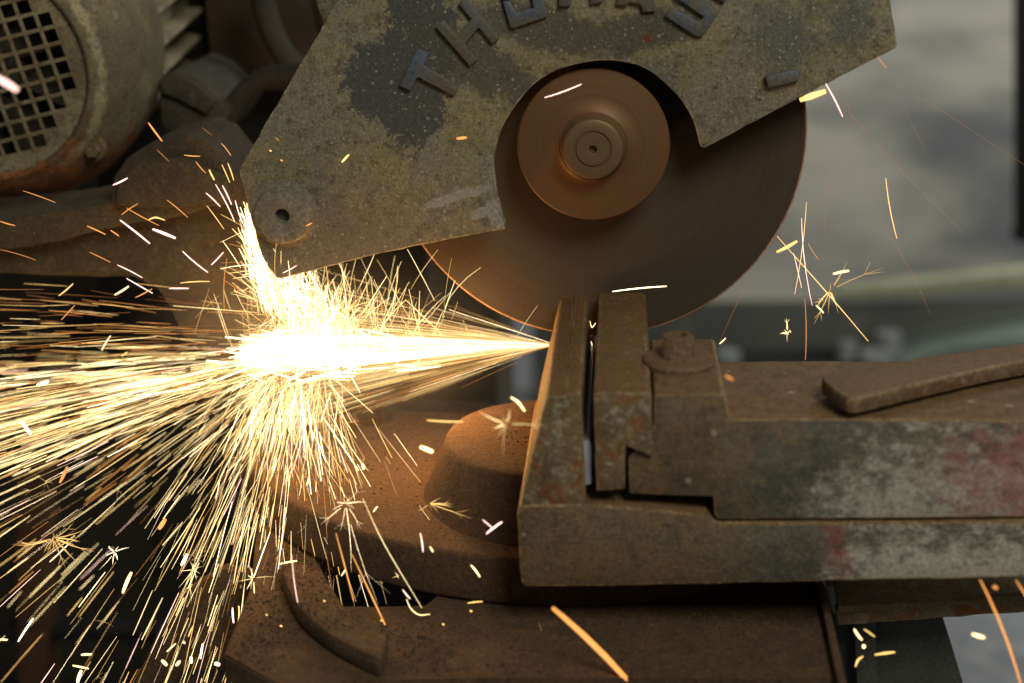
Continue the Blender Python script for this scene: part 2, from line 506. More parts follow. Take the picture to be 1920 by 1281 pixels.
def lathe(name, prof, mat, parent=None, center=(0, 0, 0), axis='Y', seg=96, angle=35):
    bm = bmesh.new()
    rings = []
    c = Vector(center)
    for (h, r) in prof:
        ring = []
        if r < 1e-6:
            p = Vector((0, h, 0)) if axis == 'Y' else Vector((0, 0, h))
            ring = [bm.verts.new(c + p)]
        else:
            for k in range(seg):
                a = 2 * math.pi * k / seg
                if axis == 'Y':
                    p = Vector((r * math.cos(a), h, r * math.sin(a)))
                else:
                    p = Vector((r * math.cos(a), r * math.sin(a), h))
                ring.append(bm.verts.new(c + p))
        rings.append(ring)
    for a, b in zip(rings[:-1], rings[1:]):
        if len(a) == 1 and len(b) == 1:
            continue
        for k in range(seg):
            k2 = (k + 1) % seg
            if len(a) == 1:
                bm.faces.new((a[0], b[k], b[k2]))
            elif len(b) == 1:
                bm.faces.new((a[k], a[k2], b[0]))
            else:
                bm.faces.new((a[k], a[k2], b[k2], b[k]))
    return bm_obj(name, bm, mat, parent, angle=angle)

def catmull(pts, n=8):
    pts = [Vector(p) for p in pts]
    q = [pts[0] * 2 - pts[1]] + pts + [pts[-1] * 2 - pts[-2]]
    out = []
    for i in range(1, len(q) - 2):
        for j in range(n):
            t = j / n
            a, b, c, d = q[i - 1], q[i], q[i + 1], q[i + 2]
            out.append(0.5 * ((2 * b) + (c - a) * t + (2 * a - 5 * b + 4 * c - d) * t * t + (3 * b - a - 3 * c + d) * t ** 3))
    out.append(pts[-1])
    return out

def tube(name, path, r, mat, parent=None, seg=14):
    bm = bmesh.new()
    rings = []
    for i, p in enumerate(path):
        d = (path[min(i + 1, len(path) - 1)] - path[max(i - 1, 0)]).normalized()
        u = d.orthogonal().normalized() if i == 0 else (u - d * u.dot(d)).normalized()
        v = d.cross(u)
        rings.append([bm.verts.new(p + (u * math.cos(2 * math.pi * k / seg) + v * math.sin(2 * math.pi * k / seg)) * r) for k in range(seg)])
    for a, b in zip(rings[:-1], rings[1:]):
        for k in range(seg):
            bm.faces.new((a[k], a[(k + 1) % seg], b[(k + 1) % seg], b[k]))
    bm.faces.new(rings[0][::-1])
    bm.faces.new(rings[-1])
    return bm_obj(name, bm, mat, parent)

def box(name, lo, hi, mat, parent=None, bevel=0.002):
    x0, y0, z0 = lo
    x1, y1, z1 = hi
    return prism(name, [(x0, y0, z0), (x1, y0, z0), (x1, y0, z1), (x0, y0, z1)], (0, y1 - y0, 0), mat, parent, bevel)

# ------------------------------------------------------------------ setting
def structure(o):
    o['kind'] = 'structure'
    return o
FZ = -1.25
structure(box('floor', (-4, -1.5, FZ - .1), (5, 3.62, FZ), M['floor'], bevel=0))
structure(box('wall', (-4, 3.6, FZ), (5, 3.7, 2.2), M['wall'], bevel=0))

# workbench along the wall, seen far out of focus
wb = thing('workbench', (1.2, 2.6, FZ), 'pale topped workbench in blur behind the cutting disc', 'workbench')
prism('bench_top', [(0.6107,2.4500,-0.8746), (0.7891,2.4500,-0.8634), (1.1796,2.4500,-0.8216), (1.1737,2.4500,-0.7730), (0.7859,2.4500,-0.8271), (0.6089,2.4500,-0.8498)], (0, .06, 0), M['bench'], wb, .004)
prism('back_panel', [(-0.1985,2.6000,-0.9537), (0.6212,2.6000,-0.9261), (1.2456,2.6000,-0.8971), (1.4176,2.6000,-2.3098), (-0.1916,2.6000,-2.3903)], (0, .02, 0), M['dusk'], wb, .003)
box('leg', (1.62, 2.66, FZ), (1.70, 2.74, -0.42), M['cabinet'], wb)
prism('shelf', [(0.0702,2.4200,-1.0686), (1.2098,2.4200,-1.0301), (1.2163,2.4200,-1.0834), (0.0717,2.4200,-1.1235)], (0, .15, 0), M['black'], wb, .003)

def can(px, r, h, label, mat='tin'):
    c = px[0]
    t = thing('storage_tin', c, label, 'tin', 'pale tins on the shelf under the workbench')
    lathe('body', [(0, 0), (0, r), (h * .86, r), (h * .9, r * .93)], M[mat], t, c, 'Z', 24)
    lathe('lid', [(h * .9, r * .95), (h, r * .95), (h * 1.02, r * .7), (h * 1.02, 0)], M[mat], t, c, 'Z', 24)
can([(0.7532,2.4500,-1.0616)], .034, .10, 'tall pale tin on the shelf behind the star-shaped spark burst')
can([(0.6489,2.4700,-1.0714)], .026, .075, 'small pale tin standing just beyond the end of a long yellow spark')
can([(0.7130,2.4000,-1.0477)], .045, .045, 'squat pale tin sitting in front of the tall tin')
can([(0.3308,2.4500,-1.0756)], .036, .05, 'pale tin nearest the vise washer in the blurred background')
tarp = thing('folded_tarp', (1.3, 2.4, -0.4), 'pale green folded sheet on the shelf behind the clamp lever', 'sheet')
prism('fold', [(0.7731,2.3600,-1.0289), (0.8642,2.3600,-0.9855), (1.1658,2.3600,-0.9203), (1.1776,2.3600,-1.0184)], (0, .2, 0), M['green'], tarp, .006)
prism('hem', [(0.7712,2.3500,-1.0283), (1.1743,2.3500,-1.0149), (1.1761,2.3500,-1.0294), (0.7725,2.3500,-1.0430)], (0, .2, 0), M['green'], tarp, .003)
ps = thing('steel_column', (1.5, 2.2, FZ), 'dark steel column cut off by the picture edge beside the wall', 'column')
prism('shaft', [(0.9070,2.2000,0.1051), (0.9964,2.2000,0.1053), (1.0854,2.2000,-0.6324), (0.9897,2.2000,-0.6342)], (0, .06, 0), M['black'], ps, .003)
prism('cap_plate', [(0.9843,2.1900,-0.6317), (1.0884,2.1900,-0.6297), (1.0901,2.1900,-0.6441), (0.9859,2.1900,-0.6461)], (0, .08, 0), M['black'], ps, .002)

# dark cabinet and posts behind the saw, lower left
cb = thing('machine_cabinet', (-0.6, 0.95, FZ), 'dark green-black machine cabinet behind the spark spray', 'cabinet')
box('panel', (-1.5, .95, FZ), (-.16, 1.3, 0.9), M['cabinet'], cb, .004)
box('plinth', (-1.5, .93, FZ), (-.18, .955, FZ + .08), M['black'], cb, .003)
prism('door', [(-0.9092,0.9400,-0.4469), (-0.7081,0.9400,-0.4425), (-0.7504,0.9400,-0.9584), (-0.9668,0.9400,-0.9669)], (0, .012, 0), M['cabinet'], cb, .003)
prism('door', [(-0.6994,0.9400,-0.4423), (-0.4754,0.9400,-0.4373), (-0.5002,0.9400,-0.9485), (-0.7410,0.9400,-0.9580)], (0, .012, 0), M['cabinet'], cb, .003)
for i, px in enumerate((110, 165, 220)):
    a = [Vector(p) for p in ([(-0.8686,0.9300,-0.5148), (-0.8044,0.9300,-0.4416)][0], [(-0.8686,0.9300,-0.5148), (-0.8044,0.9300,-0.4416)][1])]
    d = Vector(((px - 110) * .00075, 0, 0))
    tube('vent_rib', [a[0] + d, (a[0] + a[1]) / 2 + d, a[1] + d], .012, M['hose'], cb, 8)
pp = thing('stand_post', (-0.85, .5, FZ), 'brown upright stand post at the lower left edge of the spray', 'post')
prism('upright', [(-0.7649,0.5000,-0.5314), (-0.7286,0.5000,-0.5303), (-0.7657,0.5000,-0.9152), (-0.8046,0.5000,-0.9171)], (0, .06, 0), M['post'], pp, .003)
prism('foot_rail', [(-0.8876,0.5200,-0.8041), (-0.5967,0.5200,-0.7969), (-0.5981,0.5200,-0.8138), (-0.8898,0.5200,-0.8212)], (0, .04, 0), M['black'], pp, .003)

# ------------------------------------------------------------------ saw base and turntable
ZB, ZT = -0.330, -0.287
sb = thing('saw_table', (-.03, -.1, ZB - .02), 'flat cast saw base covered with brown grit under the vise', 'saw table')
base_out = [(0.1953,-0.0994,-0.3300), (0.1931,-0.1549,-0.3300), (0.1877,-0.2928,-0.3300), (-0.0689,-0.3101,-0.3300), (-0.2100,-0.3279,-0.3300), (-0.2587,-0.2910,-0.3300), (-0.2639,-0.1882,-0.3300), (-0.2827,-0.0943,-0.3300), (-0.3147,0.0150,-0.3300)]
base_out[0] = (base_out[0][0], .2, ZB)
base_out.append((-.30, .25, ZB))
base_out[-2] = (-.30, .0, ZB)
hole = [(-0.2243,-0.1299,-0.3300), (-0.2034,-0.1767,-0.3300), (-0.1842,-0.2125,-0.3300), (-0.1613,-0.2117,-0.3300), (-0.1223,-0.2071,-0.3300), (-0.1147,-0.1913,-0.3300), (-0.1156,-0.1410,-0.3300), (-0.1771,-0.1168,-0.3300)]
def plate_with_hole(name, outer, inner, depth, mat, parent):
    bm = bmesh.new()
    ov = [bm.verts.new(p) for p in outer]
    iv = [bm.verts.new(p) for p in inner]
    oe = [bm.edges.new((ov[i], ov[(i + 1) % len(ov)])) for i in range(len(ov))]
    ie = [bm.edges.new((iv[i], iv[(i + 1) % len(iv)])) for i in range(len(iv))]
    bmesh.ops.triangle_fill(bm, use_beauty=True, edges=oe + ie)
    r = bmesh.ops.extrude_face_region(bm, geom=list(bm.faces))
    for v in r['geom']:
        if isinstance(v, bmesh.types.BMVert):
            v.co.z -= depth
    bm.normal_update()
    es = [e for e in bm.edges if len(e.link_faces) == 2 and e.calc_face_angle(0) > R(40)]
    bmesh.ops.bevel(bm, geom=es, offset=.0018, segments=2, affect='EDGES', clamp_overlap=True)
    return bm_obj(name, bm, mat, parent)
plate_with_hole('table_plate', base_out, hole, .022, M['base'], sb)
cres = [(-0.2410,-0.1791,-0.3130), (-0.2277,-0.1727,-0.3130), (-0.2107,-0.1751,-0.3130), (-0.2041,-0.1909,-0.3130), (-0.1957,-0.2078,-0.3130), (-0.1861,-0.2275,-0.3130), (-0.1767,-0.2449,-0.3130), (-0.1643,-0.2576,-0.3130), (-0.1513,-0.2684,-0.3130), (-0.1391,-0.2782,-0.3130), (-0.1373,-0.2974,-0.3130), (-0.1386,-0.3155,-0.3130), (-0.1526,-0.3066,-0.3130), (-0.1659,-0.2966,-0.3130), (-0.1816,-0.2836,-0.3130), (-0.1979,-0.2656,-0.3130), (-0.2143,-0.2436,-0.3130), (-0.2272,-0.2170,-0.3130), (-0.2361,-0.1968,-0.3130)]
prism('crescent_pad', cres, (0, 0, -.0165), M['base'], sb, .003, .008, .0004, 4)
prism('edge_rail', [(0.1902,-0.1341,-0.3220), (0.1906,-0.1699,-0.3220), (0.1864,-0.3098,-0.3220), (0.1805,-0.3102,-0.3220), (0.1843,-0.1704,-0.3220), (0.1851,-0.1345,-0.3220)], (0, 0, -.02), M['base'], sb, .0015)
prism('pedestal', [(-.33, -.28, ZB - .12), (.15, -.28, ZB - .12), (.15, .25, ZB - .12), (-.40, .25, ZB - .12)], (0, 0, -.5), M['black'], sb, .004)  # painted black to put deep shade under the slot
prism('skirt_panel', [(-0.3490,-0.1200,-0.3804), (-0.3052,-0.1200,-0.3512), (-0.2825,-0.1200,-0.3564), (-0.3048,-0.1200,-0.4894), (-0.4084,-0.1200,-0.4943)], (0, .012, 0), M['turntable'], sb, .002, .02, .0006, 5)

tt = thing('turntable', (-.031, .095, ZB), 'round rust-dusted turntable casting carrying the vise', 'turntable')
half = [(-.031 + .303 * math.cos(R(a)), .095 + .303 * math.sin(R(a)), ZT) for a in range(180, 361, 2)]
prism('plate', half, (0, 0, ZB + .001 - ZT), M['turntable'], tt, .005, None, segs=3)
lathe('boss', [(ZT - .002, .106), (ZT + .003, .1035), (ZT + .010, .1005), (-.250, .0895), (-.2405, .0868), (-.2365, .0842), (-.2348, .0800), (-.2345, .074), (-.2362, .03), (-.2362, 0)], M['turntable'], tt, (-.032, -.085, 0), 'Z', 96)
# pivot bracket behind the spray
pb = thing('pivot_bracket', (-.20, .08, ZT), 'rough brown pivot bracket under the brightest sparks', 'bracket')
prism('cheek', [(-0.2808,0.0600,-0.3660), (-0.2700,0.0600,-0.3042), (-0.2504,0.0600,-0.2682), (-0.2245,0.0600,-0.2566), (-0.1970,0.0600,-0.2694), (-0.1827,0.0600,-0.3071), (-0.1712,0.0600,-0.3624)], (0, .03, 0), M['arm'], pb, .004, .012, .0007, 6)
prism('cheek', [(-0.2810,0.1300,-0.3984), (-0.2699,0.1300,-0.3331), (-0.2496,0.1300,-0.3008), (-0.2222,0.1300,-0.2886), (-0.1984,0.1300,-0.3022), (-0.1831,0.1300,-0.3363), (-0.1708,0.1300,-0.3947)], (0, .03, 0), M['arm'], pb, .004, .012, .0007, 7)
lathe('pin', [(.05, 0), (.05, .016), (.055, .018), (.17, .018), (.17, 0)], M['rust'], pb, ([(-0.2284,0.0600,-0.2920)][0][0], 0, [(-0.2284,0.0600,-0.2920)][0][2]), 'Y', 24)

# loose grit: grinding dust nobody could count
def grit():
    rng = random.Random(11)
    V, Fc = [], []
    def crumb(p, s):
        b = len(V)
        for d in ((1, 0, 0), (-.6, .8, 0), (-.5, -.8, .1), (0, 0, 1.1)):
            V.append((p[0] + d[0] * s * rng.uniform(.5, 1.2), p[1] + d[1] * s * rng.uniform(.5, 1.2), p[2] + d[2] * s * rng.uniform(.4, 1.1)))
        Fc.extend([(b, b + 1, b + 3), (b + 1, b + 2, b + 3), (b + 2, b, b + 3), (b, b + 2, b + 1)])
    for _ in range(34000):
        x, y = rng.uniform(-.25, .18), rng.uniform(-.31, -.16)
        if (x + .031) ** 2 + (y - .095) ** 2 < .304 ** 2:
            continue
        if mnoise.noise(Vector((x * 22, y * 22, 3))) < rng.uniform(-.5, .35):
            continue
        if -.25 < x < -.07 and y > -.235:      # slot and crescent stay clear
            continue
        crumb((x, y, ZB), min(.0022, .00042 * rng.paretovariate(2.3)))
    for _ in range(14000):
        a, r = rng.uniform(0, 6.283), .292 * math.sqrt(rng.random())
        x, y = -.031 + r * math.cos(a), .095 + r * math.sin(a)
        if y > .1 or (x + .032) ** 2 + (y + .085) ** 2 < .103 ** 2:
            continue
        if mnoise.noise(Vector((x * 25, y * 25, 9))) < rng.uniform(-.5, .35):
            continue
        crumb((x, y, ZT), min(.0018, .00042 * rng.paretovariate(2.3)))
    for _ in range(2500):
        a, r = rng.uniform(0, 6.283), .078 * math.sqrt(rng.random())
        crumb((-.032 + r * math.cos(a), -.085 + r * math.sin(a), -.2362), min(.0018, .00036 * rng.paretovariate(2.4)))
    cp = [(p[0], p[1]) for p in cres]
    def inside(x, y):
        c = False
        for i in range(len(cp)):
            (x0, y0), (x1, y1) = cp[i], cp[i - 1]
            if (y0 > y) != (y1 > y) and x < (x1 - x0) * (y - y0) / (y1 - y0) + x0:
                c = not c
        return c
    for _ in range(9000):
        x, y = rng.uniform(-.26, -.12), rng.uniform(-.28, -.12)
        if inside(x, y):
            crumb((x, y, -.3131), min(.0016, .00036 * rng.paretovariate(2.4)))
        elif x < -.2 or y < -.25:
            if rng.random() < .5:
                crumb((x, y, ZB), min(.0018, .0004 * rng.paretovariate(2.4)))
    me = bpy.data.meshes.new('grit')
    me.from_pydata(V, [], Fc)
    o = link('grit', me, M['grit'])
    tag(o, 'dark metal grit scattered over the saw base and turntable', 'grit', kind='stuff')
grit()

# ------------------------------------------------------------------ bench parts, lower right
br = thing('bench_rail', (.3, -.05, -.37), 'rusty horizontal angle rail below the vise beam', 'rail')
prism('top_flange', [(0.2005,-0.1763,-0.3350), (0.2548,-0.1673,-0.3350), (0.3638,-0.1438,-0.3350), (0.4046,-0.0744,-0.3350), (0.2050,-0.1081,-0.3350)], (0, 0, -.006), M['rail'], br, .001)
prism('front_flange', [(0.2002,-0.1650,-0.3432), (0.2555,-0.1650,-0.3377), (0.3608,-0.1650,-0.3236), (0.3626,-0.1650,-0.3394), (0.2568,-0.1650,-0.3524), (0.2039,-0.1650,-0.3594)], (0, .008, 0), M['rail'], br, .0015, .01, .0006, 9)
prism('rear_web', [(0.2125,-0.0300,-0.3887), (0.4175,-0.0300,-0.3729), (0.4203,-0.0300,-0.3964), (0.2166,-0.0300,-0.4126)], (0, .01, 0), M['rail'], br, .001)
bl = thing('bench_support', (.33, .0, FZ), 'dark grey tapered bench leg below the rusty rail', 'bench leg')
prism('leg_plate', [(0.2096,-0.1000,-0.3843), (0.3004,-0.1000,-0.3805), (0.3099,-0.1000,-0.4056), (0.3395,-0.1000,-0.4878), (0.2174,-0.1000,-0.4938)], (0, .05, 0), M['dusk'], bl, .003)
prism('leg_rib', [(0.2234,-0.1200,-0.3724), (0.2408,-0.1200,-0.3717), (0.2539,-0.1200,-0.4787), (0.2360,-0.1200,-0.4795)], (0, .02, 0), M['dusk'], bl, .002)

# ------------------------------------------------------------------ vise: fixed frame
YF = -.25
vb = thing('machine_vise', (-.0, -.15, ZT), 'fixed vise frame with tall narrow jaw and long painted beam', 'vise')
beam = [(-0.0451,-0.2508,-0.2221), (-0.0470,-0.2508,-0.2294), (-0.0454,-0.2508,-0.2614), (-0.0434,-0.2508,-0.2858), (-0.0403,-0.2508,-0.2883), (0.0432,-0.2508,-0.2837), (0.1582,-0.2508,-0.2761), (0.2711,-0.2508,-0.2696), (0.4000,-0.2508,-0.2616), (0.3938,-0.2508,-0.2173), (0.3123,-0.2508,-0.2214), (0.2297,-0.2508,-0.2256), (0.0969,-0.2508,-0.2311), (0.0890,-0.2508,-0.2251), (0.0509,-0.2508,-0.2218), (0.0025,-0.2508,-0.2192)]
prism('beam', beam, (0, .215, 0), M['beam'], vb, .0025, .012, .0004, 2, edge=M['vise_edge'])
jawp = [(-0.0444,-0.2495,-0.2244), (-0.0354,-0.2495,-0.1795), (-0.0266,-0.2495,-0.1403), (-0.0251,-0.2495,-0.1382), (-0.0139,-0.2495,-0.1375), (-0.0132,-0.2495,-0.1347), (-0.0035,-0.2495,-0.1344), (-0.0019,-0.2495,-0.1368), (0.0002,-0.2495,-0.1763), (0.0029,-0.2495,-0.2228)]
prism('fixed_jaw', jawp, (0, .236, 0), M['jaw'], vb, .0016, .012, .0004, 3, edge=M['vise_edge'])
prism('jaw_rib', [(-0.0241,-0.2505,-0.1563), (-0.0144,-0.2505,-0.1552), (-0.0099,-0.2505,-0.2114), (-0.0198,-0.2505,-0.2180), (-0.0328,-0.2505,-0.2185)], (0, .01, 0), M['jaw'], vb, .0035)

# ------------------------------------------------------------------ vise: sliding jaw
vs = thing('vise_slider', (.15, -.19, -.225), 'sliding vise jaw block with worn grey paint and reddish end', 'vise jaw')
body = [(0.0321,-0.2500,-0.1833), (0.0490,-0.2500,-0.1584), (0.0486,-0.2500,-0.1360), (0.0508,-0.2500,-0.1343), (0.0964,-0.2500,-0.1327), (0.0984,-0.2500,-0.1346), (0.1010,-0.2500,-0.1521), (0.1502,-0.2500,-0.1498), (0.2231,-0.2500,-0.1481), (0.3041,-0.2500,-0.1469), (0.3841,-0.2500,-0.1454), (0.3939,-0.2500,-0.2157), (0.3124,-0.2500,-0.2197), (0.2297,-0.2500,-0.2235), (0.0972,-0.2500,-0.2289), (0.0948,-0.2500,-0.2269), (0.0930,-0.2500,-0.2111), (0.0335,-0.2500,-0.2106)]
prism('body', body, (0, .122, 0), M['slider'], vs, .003, .012, .0004, 12, 2, edge=M['vise_edge'])
jp = [(0.0063,-0.2545,-0.1346), (0.0082,-0.2545,-0.1326), (0.0447,-0.2545,-0.1316), (0.0470,-0.2545,-0.1339), (0.0492,-0.2545,-0.1804), (0.0299,-0.2545,-0.1717), (0.0303,-0.2545,-0.2053), (0.0099,-0.2545,-0.2077)]
prism('jaw_plate', jp, (0, .2425, 0), M['jaw'], vs, .0014, .012, .0004, 14, edge=M['vise_edge'])
wc = [(0.0681,-0.1861,-0.1370)][0]
lathe('washer', [(-.1372, 0), (-.1372, .024), (-.1355, .0262), (-.1305, .0268), (-.1285, .0255), (-.1278, .022), (-.128, 0)], M['lever'], vs, (wc[0], wc[1], 0), 'Z', 48)
bolt = lathe('bolt', [(-.1285, 0), (-.1285, .0135), (-.125, .0122), (-.1135, .0120), (-.1115, .0108), (-.1112, .0062), (-.117, .0056), (-.117, 0)], M['lever'], vs, (wc[0] - .001, wc[1], 0), 'Z', 32)

lv = thing('clamp_lever', (.3, -.2, -.149), 'bent flat steel clamp lever lying over the vise slider', 'lever')
lev = [(0.1691,-0.2114,-0.1310), (0.1757,-0.2042,-0.1310), (0.1978,-0.1934,-0.1310), (0.2274,-0.1773,-0.1310), (0.2578,-0.1607,-0.1310), (0.3359,-0.1226,-0.1310), (0.4463,-0.0609,-0.1310), (0.4259,-0.1212,-0.1310), (0.3239,-0.1679,-0.1310), (0.2950,-0.1840,-0.1310), (0.2684,-0.2008,-0.1310), (0.2424,-0.2182,-0.1310), (0.2211,-0.2327,-0.1310), (0.2004,-0.2469,-0.1310), (0.1866,-0.2561,-0.1310), (0.1811,-0.2545,-0.1310), (0.1760,-0.2445,-0.1310), (0.1719,-0.2320,-0.1310), (0.1688,-0.2192,-0.1310)]
prism('bar', lev, (0, 0, -.012), M['lever'], lv, .0022, .02, .0004, 15, edge=M['vise_edge'])
lathe('pivot_stud', [(-.149, 0), (-.149, .007), (-.128, .007), (-.127, .005), (-.127, 0)], M['rust'], lv, (.345, -.19, 0), 'Z', 20)

wk = thing('steel_bar', (.0022, -.245, -.21), 'bright flat steel workpiece clamped between the two vise jaws', 'workpiece')
prism('stock', [(-.0012, -.244, -.2085), (.0062, -.244, -.2068), (.0058, -.244, -.1765), (.0040, -.244, -.1735), (-.0010, -.244, -.1742)], (0, .243, 0), M['steel'], wk, .0008)
prism('cut_end', [(-.0010, .003, -.2082), (.0060, .003, -.2068), (.0056, .003, -.1765), (-.0008, .003, -.1742)], (0, .03, 0), M['steel'], wk, .0005)

# ------------------------------------------------------------------ saw arm
sa = thing('saw_carriage', (-.4, .06, -.12), 'heavy brown cast saw carriage under the motor', 'saw carriage')
up_b = [(-0.5783,0.0300,-0.0919), (-0.5031,0.0300,-0.0826), (-0.4305,0.0300,-0.0706), (-0.4254,0.0300,-0.0464), (-0.4123,0.0300,-0.0300), (-0.3805,0.0300,-0.0163), (-0.3551,0.0300,-0.0084), (-0.3367,0.0300,-0.0157), (-0.3192,0.0300,-0.0391), (-0.3057,0.0300,-0.0517), (-0.3032,0.0300,-0.0743), (-0.3117,0.0300,-0.0725), (-0.3232,0.0300,-0.0708), (-0.3377,0.0300,-0.0729), (-0.3506,0.0300,-0.0770), (-0.3714,0.0300,-0.0833), (-0.3960,0.0300,-0.0876), (-0.4283,0.0300,-0.0941), (-0.4558,0.0300,-0.1005), (-0.4862,0.0300,-0.1090), (-0.5166,0.0300,-0.1145), (-0.5826,0.0300,-0.1249)]
prism('upper_beam', up_b, (0, .10, 0), M['arm'], sa, .004, .010, .0010, 21)
lo_b = [(-0.5916,0.0500,-0.1233), (-0.4940,0.0500,-0.1088), (-0.3773,0.0500,-0.0818), (-0.3056,0.0500,-0.0634), (-0.3010,0.0500,-0.1177), (-0.2886,0.0500,-0.1630), (-0.2507,0.0500,-0.2035), (-0.2028,0.0500,-0.2656), (-0.1895,0.0500,-0.3305), (-0.2568,0.0500,-0.3438), (-0.2945,0.0500,-0.2736), (-0.3379,0.0500,-0.2320), (-0.3793,0.0500,-0.2066), (-0.3905,0.0500,-0.1756), (-0.4002,0.0500,-0.1578), (-0.4213,0.0500,-0.1464), (-0.4676,0.0500,-0.1464), (-0.5944,0.0500,-0.1449)]
prism('lower_beam', lo_b, (0, .08, 0), M['arm'], sa, .004, .012, .0008, 22)
prism('motor_foot', [(-0.4233,0.0200,-0.0721), (-0.4193,0.0200,-0.0499), (-0.3965,0.0200,-0.0296), (-0.3591,0.0200,-0.0253), (-0.3189,0.0200,-0.0455), (-0.3181,0.0200,-0.0636), (-0.3676,0.0200,-0.0730)], (0, .02, 0), M['arm'], sa, .004, .012, .0006, 23)

# ------------------------------------------------------------------ motor
AX = Vector((-0.085, 1.0, 0.075)).normalized()
mc = Vector([(-0.5797,0.1900,0.0394)][0])
mo = thing('electric_motor', mc, 'round electric motor with square-holed fan cowl in weathered olive paint', 'motor')
mo.rotation_euler = Vector((0, 1, 0)).rotation_difference(AX).to_euler()
def mlink(o, parent=mo):
    o.parent = parent
    o.location = (0, 0, 0)
    return o
RC = .1455
cowl = mlink(lathe('cowl', [(.06, RC - .004), (.03, RC), (0, RC), (-.02, RC - .0025), (-.04, RC - .008), (-.058, RC - .016), (-.072, RC - .026), (-.081, RC - .036), (-.0845, RC - .042), (-.0842, RC - .045), (-.0815, RC - .047), (-.076, RC - .047), (-.06, RC - .05)], M['cowl'], None, seg=128))
def grille():
    bm = bmesh.new()
    pitch, hole, rad, y = .0152, .0117, RC - .0472, -.0805
    n = 8
    half = (pitch - hole) / 2
    co = math.cos(R(13)); si = math.sin(R(13))
    xs = []
    for i in range(-n, n + 1):
        xs += [i * pitch - hole / 2, i * pitch + hole / 2]
    def keep(i, j):
        return all(math.hypot((i + a) * pitch, (j + b) * pitch) < rad - .004 for a in (-.4, .4) for b in (-.4, .4))
    cache = {}
    def vert(a, b):
        if (a, b) not in cache:
            x, z = xs[a], xs[b]
            r = math.hypot(x, z)
            cache[(a, b)] = bm.verts.new((x * co - z * si, y, x * si + z * co))
        return cache[(a, b)]
    N = len(xs) - 1
    for a in range(N):
        for b in range(N):
            if a % 2 == 0 and b % 2 == 0 and keep(a // 2 - n, b // 2 - n):
                continue
            cx, cz = (xs[a] + xs[a + 1]) / 2, (xs[b] + xs[b + 1]) / 2
            if math.hypot(cx, cz) > rad + .006:
                continue
            bm.faces.new((vert(a, b), vert(a + 1, b), vert(a + 1, b + 1), vert(a, b + 1)))
    r = bmesh.ops.extrude_face_region(bm, geom=list(bm.faces))
    for v in r['geom']:
        if isinstance(v, bmesh.types.BMVert):
            v.co.y += .0022
    bm.normal_update()
    es = [e for e in bm.edges if len(e.link_faces) == 2 and e.calc_face_angle(0) > R(60)]
    bmesh.ops.bevel(bm, geom=es, offset=.0005, segments=1, affect='EDGES', clamp_overlap=True)
    for v in bm.verts:
        v.co.y += .0006 * mnoise.noise(v.co * 60)
    return bm_obj('grille', bm, M['grille'], None)
mlink(grille())
fan = mlink(lathe('fan_hub', [(-.055, 0), (-.055, .03), (-.03, .035), (-.02, .095), (-.01, .095), (-.01, 0)], M['box'], None, seg=48))
for k in range(8):
    bm = bmesh.new()
    a = k * math.pi / 4 + .2
    for (r0, y0, da) in ((.03, -.055, 0), (.094, -.06, .06), (.094, -.02, .10), (.03, -.02, .04)):
        bm.verts.new((r0 * math.cos(a + da), y0, r0 * math.sin(a + da)))
    for (r0, y0, da) in ((.03, -.055, .07), (.094, -.06, .09), (.094, -.02, .13), (.03, -.02, .11)):
        bm.verts.new((r0 * math.cos(a + da), y0, r0 * math.sin(a + da)))
    bm.verts.ensure_lookup_table()
    v = bm.verts
    for q in ((0, 1, 2, 3), (7, 6, 5, 4), (0, 4, 5, 1), (1, 5, 6, 2), (2, 6, 7, 3), (3, 7, 4, 0)):
        bm.faces.new([v[i] for i in q])
    b = bm_obj('fan_blade', bm, M['box'], None)
    mlink(b)
mlink(lathe('body', [(.02, 0), (.02, .118), (.30, .118), (.31, .10), (.31, 0)], M['fins'], None, seg=72))
fin_me = None
for k in range(26):
    if fin_me is None:
        f = prism('fin', [(.112, .035, -.0025), (.139, .035, -.0016), (.139, .035, .0016), (.112, .035, .0025)], (0, .25, 0), M['fins'], None, .0012)
        fin_me = f.data
    else:
        f = bpy.data.objects.new('fin', fin_me)
        COL.objects.link(f)
    mlink(f)
    f.rotation_euler = (0, 2 * math.pi * k / 26 + .05, 0)
def cowl_bolt(ang, r, y):
    x, z = r * math.cos(ang), r * math.sin(ang)
    w = mlink(lathe('bolt_washer', [(y + .004, 0), (y + .004, .0125), (y - .0022, .0125), (y - .0032, .0112), (y - .0032, 0)], M['cowl_bolt'], None, (x, 0, z), seg=32))
    hx = lathe('bolt_head', [(y - .003, 0), (y - .003, .0084), (y - .0095, .0082), (y - .0108, .0066), (y - .0108, 0)], M['cowl_bolt'], None, (x, 0, z), seg=6)
    hx.parent = w
    return w
for a in (-40, 80, 200):
    cowl_bolt(R(a), RC - .024, -.066)

# terminal box and mount beside the motor body
tb = thing('terminal_box', [(-0.4366,0.3000,-0.0235)][0], 'dull grey slanted terminal box against the motor fins', 'terminal box')
prism('housing', [(-0.4399,0.2200,0.0105), (-0.4205,0.2200,0.0224), (-0.3985,0.2200,0.0120), (-0.3782,0.2200,-0.0079), (-0.3648,0.2200,-0.0195), (-0.3875,0.2200,-0.0489), (-0.4139,0.2200,-0.0493), (-0.4416,0.2200,-0.0377)], (0, .14, 0), M['box'], tb, .006, .02, .0006, 31)
prism('lid', [(-0.4344,0.2120,0.0075), (-0.4184,0.2120,0.0182), (-0.3997,0.2120,0.0089), (-0.3804,0.2120,-0.0088), (-0.3901,0.2120,-0.0228), (-0.4204,0.2120,-0.0071), (-0.4352,0.2120,-0.0020)], (0, .01, 0), M['box'], tb, .003)

